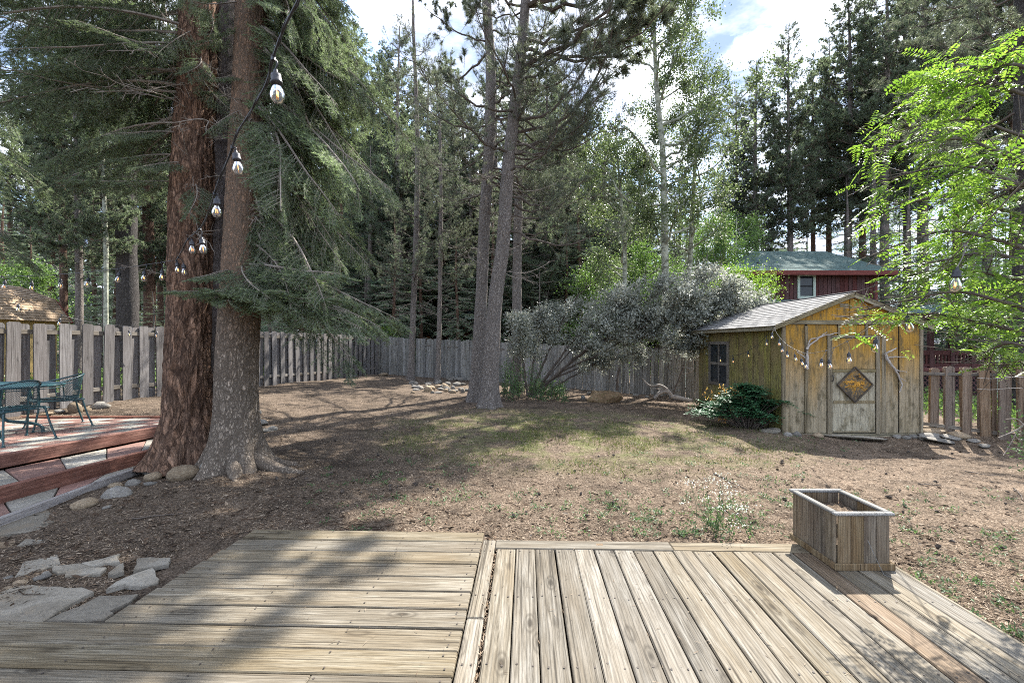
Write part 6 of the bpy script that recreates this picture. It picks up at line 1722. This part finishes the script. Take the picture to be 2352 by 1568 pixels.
# driftwood by the back fence
dw = thing('driftwood_log', 'crooked grey driftwood log lying before the back fence', 'log', gpt(1540, 915)); q = Geo()
def r8(cx, cy): return (826.8 + .3385 * cx, 811.5 + .3385 * cy)
yd = gpt(1560, 919)[1]
for pts, r0_, r1_ in (([(2105, 292), (2150, 300), (2250, 322)], .085, .07), ([(1995, 305), (2035, 268), (2085, 258), (2115, 290)], .055, .08), ([(2110, 280), (2075, 240), (2030, 215), (1965, 218), (1915, 170)], .07, .02), ([(2060, 250), (2020, 240), (1990, 235)], .03, .012)):
    q.tube(catmull([at(*r8(a, b), yd) for a, b in pts], 16), np.linspace(r0_, r1_, 16), 9)
q.build('limb', M['branch_grey'], dw, smooth=True)
q = Geo(); q.tube([at(*r8(2120, 288), yd + .1), at(*r8(2205, 60), yd + .5)], [.03, .02], 6)
tag(q.build('leaning_pole', M['twig_dark']), 'thin dark pole leaning on the back fence above the log', 'pole')
q = Geo(); q.tube(catmull([at(*r8(1745, 250), 15.6), at(*r8(1748, 160), 15.7), at(*r8(1765, 80), 15.8)], 12), np.linspace(.05, .035, 12), 7)
tag(q.build('dark_sapling_stem', M['twig_dark']), 'dark slim stem against the fence behind the boulder', 'sapling')
# ------------------------------------------------------------------ string lights
def socket_meshes():
    q = Geo(); q.lathe([(.0, .0), (.007, 0), (.009, -.008), (.010, -.018), (.020, -.022), (.0215, -.034), (.0215, -.05), (.024, -.052), (.024, -.060), (.018, -.064), (.0, -.064)], 14)
    b = Geo(); b.lathe([(.013, -.063), (.0155, -.072), (.024, -.088), (.0300, -.106), (.0305, -.118), (.026, -.134), (.016, -.145), (.006, -.1485), (.0, -.149)], 16)
    f = Geo(); f.lathe([(.004, -.064), (.005, -.085), (.002, -.092)], 8)
    w = Geo(); w.tube([(-.007, 0, -.088), (-.006, 0, -.118), (-.002, 0, -.092), (.002, 0, -.119), (.006, 0, -.092), (.007, 0, -.118)], .0011, 4)
    return q.mesh('socket', M['black'], True), b.mesh('bulb', M['bulb_glass'], True), f.mesh('stem', M['rim'], True), w.mesh('filament', M['filament'])
SOC, BUL, STM, FIL = socket_meshes()
def strand(label, cab, bulbs, mat, rad=.0042, twist=False):
    P = catmull([at(*c) for c in cab], 14 * len(cab))
    o = thing('string_lights', label, 'string lights', P[len(P) // 2], 'strings of bulbs over the yard')
    g = Geo(); g.tube(P, rad, 6)
    if twist:
        t = np.linspace(0, 60, len(P)); g.tube(P + np.c_[np.cos(t), np.zeros(len(P)), np.sin(t)] * .007, rad * .7, 5)
    for (u, v, y) in bulbs:
        s = at(u, v, y); i = np.argmin(np.linalg.norm(P - (s + (0, 0, .06)), axis=1))
        a = P[i]
        m = (a + s) / 2 + np.array([.012, 0, -.0])
        g.tube(catmull([a, m, s], 8), rad * .85, 5)
        g.tube([a + (0, 0, -.014), a + (0, 0, .01)], [.010, .010], 7)
        pc = wloc(o)
        k = put('socket', SOC, o, loc=tuple(s - pc), rot=(rng.normal(0, .08), rng.normal(0, .08), rng.uniform(0, 3)))
        put('bulb', BUL, k); put('stem', STM, k); put('filament', FIL, k)
    g.build('cable', mat, o, smooth=True)
    return o
strand('thick black string of large bulbs running from the top down to the red trunk', [(720, -70, 1.6), (688, -5, 1.72), (655, 60, 1.82), (632, 118, 1.92), (612, 190, 2.08), (580, 250, 2.3), (546, 305, 2.55), (524, 365, 2.8), (497, 430, 3.05), (478, 490, 3.5), (455, 530, 4.1), (432, 548, 4.6), (418, 575, 5.2), (404, 600, 5.62)],
       [(633, 160, 1.96), (541, 345, 2.69), (499, 450, 3.13), (463, 545, 4.0), (440, 549, 4.6), (421, 604, 5.5), (407, 600, 5.6)], M['black'], .0052, True)
strand('black string of bulbs running level from the red trunk to the left edge', [(398, 598, 5.66), (340, 607, 5.95), (270, 617, 6.2), (180, 627, 6.45), (80, 633, 6.7), (-40, 636, 7.0), (-160, 630, 7.3)],
       [(372, 617, 5.8), (332, 620, 5.95), (275, 624, 6.2), (204, 636, 6.4), (139, 639, 6.6), (73, 645, 6.8), (12, 643, 6.95)], M['black'])
strand('thin string of small bulbs sagging along the left fence top', [(-60, 640, 7.2), (0, 658, 7.5), (60, 690, 8.0), (140, 722, 8.7), (200, 738, 9.1), (280, 748, 9.6), (345, 750, 10.0), (385, 752, 10.3)],
       [(42, 697, 7.9), (138, 730, 8.7), (228, 752, 9.3), (297, 757, 9.7), (360, 760, 10.1)], M['black'])
strand('string of bulbs swooping from the upper right to the shed eave', [(2420, 345, 2.1), (2352, 418, 2.3), (2262, 513, 2.6), (2195, 583, 2.85), (2125, 645, 3.4), (2078, 687, 3.85), (2035, 724, 4.3), (2001, 749, 4.65), (1955, 779, 5.6), (1905, 802, 6.7), (1860, 811, 7.7), (1832, 805, 8.2), (1805, 789, 8.6), (1786, 768, 8.85), (1778, 751, 9.0)],
       [(2199, 613, 2.73), (2084, 722, 3.83), (2013, 775, 4.6), (1950, 808, 5.8), (1904, 824, 6.5), (1888, 822, 6.9), (1851, 828, 8.0), (1840, 822, 8.2), (1825, 812, 8.4), (1808, 805, 8.6), (1798, 793, 8.72), (1790, 778, 8.82), (1774, 762, 8.95)], M['cable_grey'])
strand('dark string of tiny bulbs sagging along the shed side wall', [(1777, 750, 9.02), (1760, 772, 9.3), (1735, 795, 9.75), (1710, 810, 10.2), (1685, 816, 10.6), (1660, 815, 11.1), (1640, 806, 11.6), (1625, 790, 12.1)],
       [(1761, 778, 9.3), (1718, 806, 10.05), (1684, 820, 10.65), (1655, 818, 11.2)], M['black'])

# ------------------------------------------------------------------ iron table and chairs
def mesh_sheet(g, fn, nu, nv, r=.0022):
    """expanded-metal look: two families of thin diagonal bars on a surface fn(a,b), a,b in 0..1"""
    for k in range(-nv, nu):
        for sgn in (1, -1):
            a0 = k / nu; pts = []
            for t in np.linspace(0, 1, 9):
                a = a0 + t * nv / nu; a = a if sgn > 0 else 1 - a
                if -.001 <= a <= 1.001: pts.append(fn(a, t))
            if len(pts) > 1: g.tube(pts, r, 3, 0, cap=False)
def chair(label, loc, rz):
    o = thing('iron_chair', label, 'chair', loc, 'chairs at the patio table', rz)
    m = M['metal_green']
    g = Geo(); w = .27                                      # seat: faces +X, back at -X
    g.tube(catmull([(-.24, -w, .42), (.22, -w, .43), (.27, -w + .06, .43), (.27, w - .06, .43), (.22, w, .43), (-.24, w, .42), (-.27, 0, .42), (-.24, -w, .42)], 60), .011, 6)
    mesh_sheet(g, lambda a, b: (-.25 + .52 * b, -w + 2 * w * a, .425 - .02 * math.sin(3.14 * a) * math.sin(3.14 * b)), 22, 20)
    g.build('seat', m, o, local=True, smooth=True)
    g = Geo()                                               # barrel back with arms in one sweep
    rim = lambda a: np.array([.24 - .56 * math.sin(math.pi * a), -.31 * math.cos(math.pi * a), .655 + .15 * math.sin(math.pi * a) ** 1.5])
    low = lambda a: np.array([.14 - .40 * math.sin(math.pi * a), -.275 * math.cos(math.pi * a), .45])
    g.tube([rim(a) for a in np.linspace(0, 1, 32)], .012, 6)
    g.tube([low(a) for a in np.linspace(.1, .9, 24)], .008, 5)
    mesh_sheet(g, lambda a, b: tuple(lerp(low(.16 + .68 * a), rim(.16 + .68 * a), b)), 30, 12)
    for a in (.16, .84): g.tube([low(a), rim(a)], .009, 5)
    g.build('backrest', m, o, local=True, smooth=True)
    for sx, sy in ((1, 1), (1, -1), (-1, 1), (-1, -1)):
        g = Geo()
        top = rim(.0 if sy < 0 else 1.0) if sx > 0 else np.array([-.25, sy * .2, .45])
        pts = [top, (.22, sy * .285, .44), (.25, sy * .30, .2), (.29, sy * .31, .008)] if sx > 0 else [top, (-.26, sy * .21, .42), (-.31, sy * .24, .2), (-.37, sy * .27, .008)]
        g.tube(catmull(pts, 16), .0125, 7); g.lathe([(.0, 0), (.024, 0), (.024, .008), (.0, .012)], 8, 0, rotm(0, 0, 0, (pts[-1][0], pts[-1][1], .001)))
        g.build('leg', m, o, local=True, smooth=True)
zp = PT + .003
chair('dark green iron mesh chair nearest the step, its back to the yard', (-6.62, 6.02, zp), R(165))
chair('dark green iron mesh chair on the fence side of the table', (-7.02, 7.0, zp), R(235))
tb = thing('iron_table', 'dark green iron mesh table at the left picture edge', 'table', (-7.25, 6.3, zp), 'patio table')
g = Geo(); w1, w2 = .80, .55
ring = [(w1 * math.copysign(abs(math.cos(t)) ** .7, math.cos(t)), w2 * math.copysign(abs(math.sin(t)) ** .7, math.sin(t)), .70) for t in np.linspace(0, 2 * math.pi, 60)]
g.tube(ring, .016, 6); g.tube([(x_, y_, .665) for x_, y_, _ in ring], .006, 5)
mesh_sheet(g, lambda a, b: (-.74 + 1.48 * a, -.5 + 1.0 * b, .70), 60, 30, .0026)
g.build('tabletop', M['metal_green'], tb, local=True, smooth=True)
for sx, sy in ((1, -1), (1, 1), (-1, 1), (-1, -1)):
    g = Geo(); g.tube(catmull([(sx * .12, sy * .06, .69), (sx * .10, sy * .05, .45), (sx * .14, sy * .08, .22), (sx * .34, sy * .2, .16), (sx * .45, sy * .27, .10), (sx * .47, sy * .28, .01)], 24), .021, 8)
    g.build('leg', M['metal_green'], tb, local=True, smooth=True)

# ------------------------------------------------------------------ ground litter, grass, weeds, cones
def scatter_px(n, u0, u1, v0, v1, keepf=None):
    """random ground points spread evenly over a region seen from the house"""
    u = rng.uniform(u0, u1, n); v = rng.uniform(v0, v1, n)
    y = np.full(n, 6.0)
    for _ in range(40):
        z = gz((u - 1176) * y / F_PX, y); y = .6 * y + .4 * np.minimum((CAMZ - z) * F_PX / (v - 784), 40)
    x = (u - 1176) * y / F_PX
    ok = ~((x > -2.6) & (x < 2.75) & (y < 3.82)) & ~((x < -4.75) & (y < 7.9)) & ~((x > 5.4) & (x < 8.3) & (y > 9.1)) & ~((x < -2.2) & (y < 2.5))
    return np.c_[x, y, gz(x, y)][ok]
gxi = np.array(gx); gyi = np.array(gy)
def surf(p):
    """height of the finished ground mesh"""
    i = np.clip(np.searchsorted(gxi, p[:, 0]) - 1, 0, len(gxi) - 2); j = np.clip(np.searchsorted(gyi, p[:, 1]) - 1, 0, len(gyi) - 2)
    fx = (p[:, 0] - gxi[i]) / (gxi[i + 1] - gxi[i]); fy = (p[:, 1] - gyi[j]) / (gyi[j + 1] - gyi[j])
    return (GZ[j, i] * (1 - fx) + GZ[j, i + 1] * fx) * (1 - fy) + (GZ[j + 1, i] * (1 - fx) + GZ[j + 1, i + 1] * fx) * fy
p = np.r_[scatter_px(90000, -100, 2450, 905, 1600), scatter_px(40000, -100, 2450, 1000, 1600)]; p[:, 2] = surf(p) + .004
n = len(p); g = Geo()
a = rng.uniform(0, 6.28, n); d = unit(np.c_[np.cos(a), np.sin(a), rng.normal(.05, .22, n)])
leaves(g, p, d, unit(np.c_[rng.normal(0, .3, (n, 2)), np.ones(n)]), rng.uniform(.022, .06, n) * np.clip(p[:, 1] / 6, .8, 1.6), rng.uniform(.004, .011, n) * np.clip(p[:, 1] / 6, .8, 1.7), 0)
pk_ = np.r_[scatter_px(3200, -100, 2450, 930, 1300), scatter_px(1500, -100, 2450, 1100, 1600)]; pk_[:, 2] = surf(pk_) + .006; m_ = len(pk_); a = rng.uniform(0, 6.28, m_)
leaves(g, pk_, unit(np.c_[np.cos(a), np.sin(a), rng.normal(.05, .15, m_)]), unit(np.c_[rng.normal(0, .35, (m_, 2)), np.ones(m_)]), rng.uniform(.03, .09, m_), rng.uniform(.012, .035, m_), 1)
for k in range(260):
    b_ = pk_[rng.integers(m_)]; a_ = rng.uniform(0, 6.28); L_ = rng.uniform(.06, .28); P_ = np.array([b_, b_ + L_ * .5 * np.array([math.cos(a_), math.sin(a_), .05]), b_ + L_ * np.array([math.cos(a_ + .3), math.sin(a_ + .3), .02])]); g.tube(P_, [.004, .003, .002], 3, 1)
tag(g.build('pine_litter', [M['litter'], M['chips']]), 'dry brown needles and chips strewn over the yard', 'litter', kind='stuff')
# dry needles fallen on the deck and packed into its long seam
n = 900; ca, sa = math.cos(DY), math.sin(DY); lx = np.r_[rng.uniform(-2.2, 2.5, 380), rng.normal(-.232, .006, 520)]; ly = np.r_[rng.uniform(1.2, 3.55, 380), rng.uniform(1.0, 3.45, 520)]
zz = np.r_[np.full(380, .004), rng.uniform(-.02, .004, 520)]; g = Geo(); a = np.r_[rng.uniform(0, 6.28, 380), 1.57 + rng.normal(0, .5, 520)]
leaves(g, np.c_[lx * ca - ly * sa, lx * sa + ly * ca, zz], np.c_[np.cos(a), np.sin(a), np.full(n, .02)], np.tile([0, 0, 1.0], (n, 1)), rng.uniform(.012, .05, n), rng.uniform(.002, .0045, n), 0)
tag(g.build('deck_litter', M['litter']), 'dry needles fallen on the deck and packed into its long seam', 'litter', kind='stuff')
# thin grass in the middle
p = scatter_px(80000, 880, 1900, 900, 1180); 
dd = ((p[:, 0] - 1.3) / 4.0) ** 2 + ((p[:, 1] - 8.7) / 2.9) ** 2
nm = np.array([mnoise.noise((x * .8, y * .8, 3)) + .5 * mnoise.noise((x * 2.2, y * 2.2, 7)) for x, y in p[:, :2]])
keep = rng.random(len(p)) < np.clip(1.15 - dd, 0, 1) * np.clip(.35 + nm * 1.7, 0.02, 1)
p = p[keep]; p[:, 2] = surf(p); n = len(p); g = Geo()
d = unit(np.c_[rng.normal(0, .45, (n, 2)), np.ones(n)]); needles(g, p, d, rng.uniform(.025, .085, n), rng.uniform(.006, .011, n), 0)
tag(g.build('grass', M['grass']), 'thin patchy grass in the middle of the yard', 'grass', kind='stuff')
# small weeds
cl = np.r_[scatter_px(170, 700, 1850, 1060, 1235), scatter_px(150, 1850, 2450, 1120, 1500), scatter_px(60, 1380, 1850, 1130, 1240), scatter_px(60, 1450, 2000, 960, 1080)]
idx = np.repeat(np.arange(len(cl)), 14); p = cl[idx] + np.c_[rng.normal(0, .035, (len(idx), 2)), np.zeros(len(idx))]; p[:, 2] = surf(p) + rng.uniform(.0, .03, len(idx)); g = Geo(); n = len(p)
leaves(g, p, unit(np.c_[rng.normal(0, .9, (n, 2)), rng.uniform(.2, .9, n)]), unit(np.c_[rng.normal(0, .5, (n, 2)), np.ones(n)]), rng.uniform(.02, .042, n), .014, 0)
tag(g.build('weeds', M['weed']), 'small green weeds sprouting through the litter', 'weeds', kind='stuff')
# taller flowering weed at the deck edge
wb = gpt(1672, 1238)
w_ = thing('flowering_weed', 'spindly white flowered weed standing at the deck edge left of the planter', 'weed', wb); sg_ = Geo(); fl = Geo(); lf = Geo()
for k in range(22):
    b = wb + np.array([rng.normal(0, .12), rng.normal(.1, .12), 0]); b[2] = gz1(*b[:2]); e = b + np.array([rng.normal(0, .12), rng.normal(0, .1), rng.uniform(.18, .48)])
    m = (b + e) / 2 + rng.normal(0, .015, 3); sg_.tube([b, m, e], [.0028, .002, .0014], 4)
    n = 14; t = rng.uniform(.05, .75, n)[:, None]; leaves(lf, b + (e - b) * t, unit(rng.normal(0, 1, (n, 3)) + np.array([0, 0, .3])), rdir(n), .04, .015, 0)
    n = 16; leaves(fl, e + rng.normal(0, .03, (n, 3)) * (1.5, 1.2, .5), unit(rng.normal(0, 1, (n, 3)) + np.array([0, 0, .5])), rdir(n), .016, .011, 0)
sg_.build('stems', M['weed'], w_); lf.build('foliage', M['weed'], w_); fl.build('flowers', M['white_flower'], w_)['kind'] = 'stuff'
# cones and twigs
q = Geo()
for k in range(7): q.lathe([(.004, -.004), (.024 * (1 - abs(k - 2.5) / 5.5), .004), (.006, .012)], 8, 0, rotm(.1 * math.sin(k), .1, k * .5, (0, 0, k * .0095)))
CONE = q.mesh('pine_cone', M['twig_dark'])
cp = np.r_[scatter_px(36, 600, 1100, 960, 1150), scatter_px(30, 1700, 2350, 1010, 1280), scatter_px(14, 1100, 1700, 1000, 1200)]; cp[:, 2] = surf(cp)
for x, y, z in cp:
    o = bpy.data.objects.new('pine_cone', CONE); COL.objects.link(o); o.location = (x, y, z + .016); o.rotation_euler = (1.5 + rng.normal(0, .2), 0, rng.uniform(0, 6.28)); s = rng.uniform(.5, .95); o.scale = (s, s, s)
    tag(o, 'small dark pine cone lying on the brown litter', 'pine cone', 'pine cones lying on the yard')
for (u0, v0, u1, v1, lb) in ((2215, 1085, 2300, 1092, 'thin stick lying in the dark shade patch at the right'), (2110, 1118, 2160, 1122, 'short twig on pale litter right of the planter top'), (2330, 1120, 2352, 1150, 'curved twig at the right edge'), (300, 1195, 420, 1178, 'slim stick on the soil below the row of stones'),
                             (1640, 1090, 1720, 1120, 'dry stalk lying in front of the shed shade')):
    a_, b_ = gpt(u0, v0), gpt(u1, v1); q = Geo(); s = np.linspace(0, 1, 8)[:, None]; P = a_ + (b_ - a_) * s + np.c_[rng.normal(0, .012, (8, 2)), np.zeros(8)]; P[:, 2] = surf(P) + .012
    q.tube(P, np.linspace(.008, .004, 8), 5); tag(q.build('stick', M['twig_dark'], smooth=True), lb, 'stick')
# green undergrowth beyond the fences, seen through the gaps between boards
def under(x0, x1, y0, y1, n, hh, mat, name, lb, leaf=.09):
    x = rng.uniform(x0, x1, n); y = rng.uniform(y0, y1, n); nm_ = np.array([mnoise.noise((a * .5, b * .5, 2)) for a, b in zip(x, y)])
    k = rng.random(n) < np.clip(.55 + nm_, 0, 1); x, y, nm_ = x[k], y[k], nm_[k]; n = len(x)
    pos = np.c_[x, y, gz(x, y) + rng.uniform(0, 1, n) ** 1.5 * hh * (1 + nm_)]
    g = Geo(); leaves(g, pos, unit(rng.normal(0, 1, (n, 3)) + np.array([0, 0, .6])), rdir(n), leaf * rng.uniform(.6, 1.3, n), leaf * .5, 0)
    tag(g.build(name, M[mat]), lb, 'undergrowth', kind='stuff')
under(-15, -8.6, 6.5, 22, 22000, .35, 'green_leaf', 'undergrowth', 'low green plants beyond the shadowbox fence')
under(-9, 12, 24, 34, 16000, .9, 'green_leaf', 'undergrowth', 'tangled green plants beyond the back fence', .14)
under(9.6, 16, 8, 17.5, 16000, .45, 'green_leaf', 'undergrowth', 'sunny green plants beyond the picket fence')
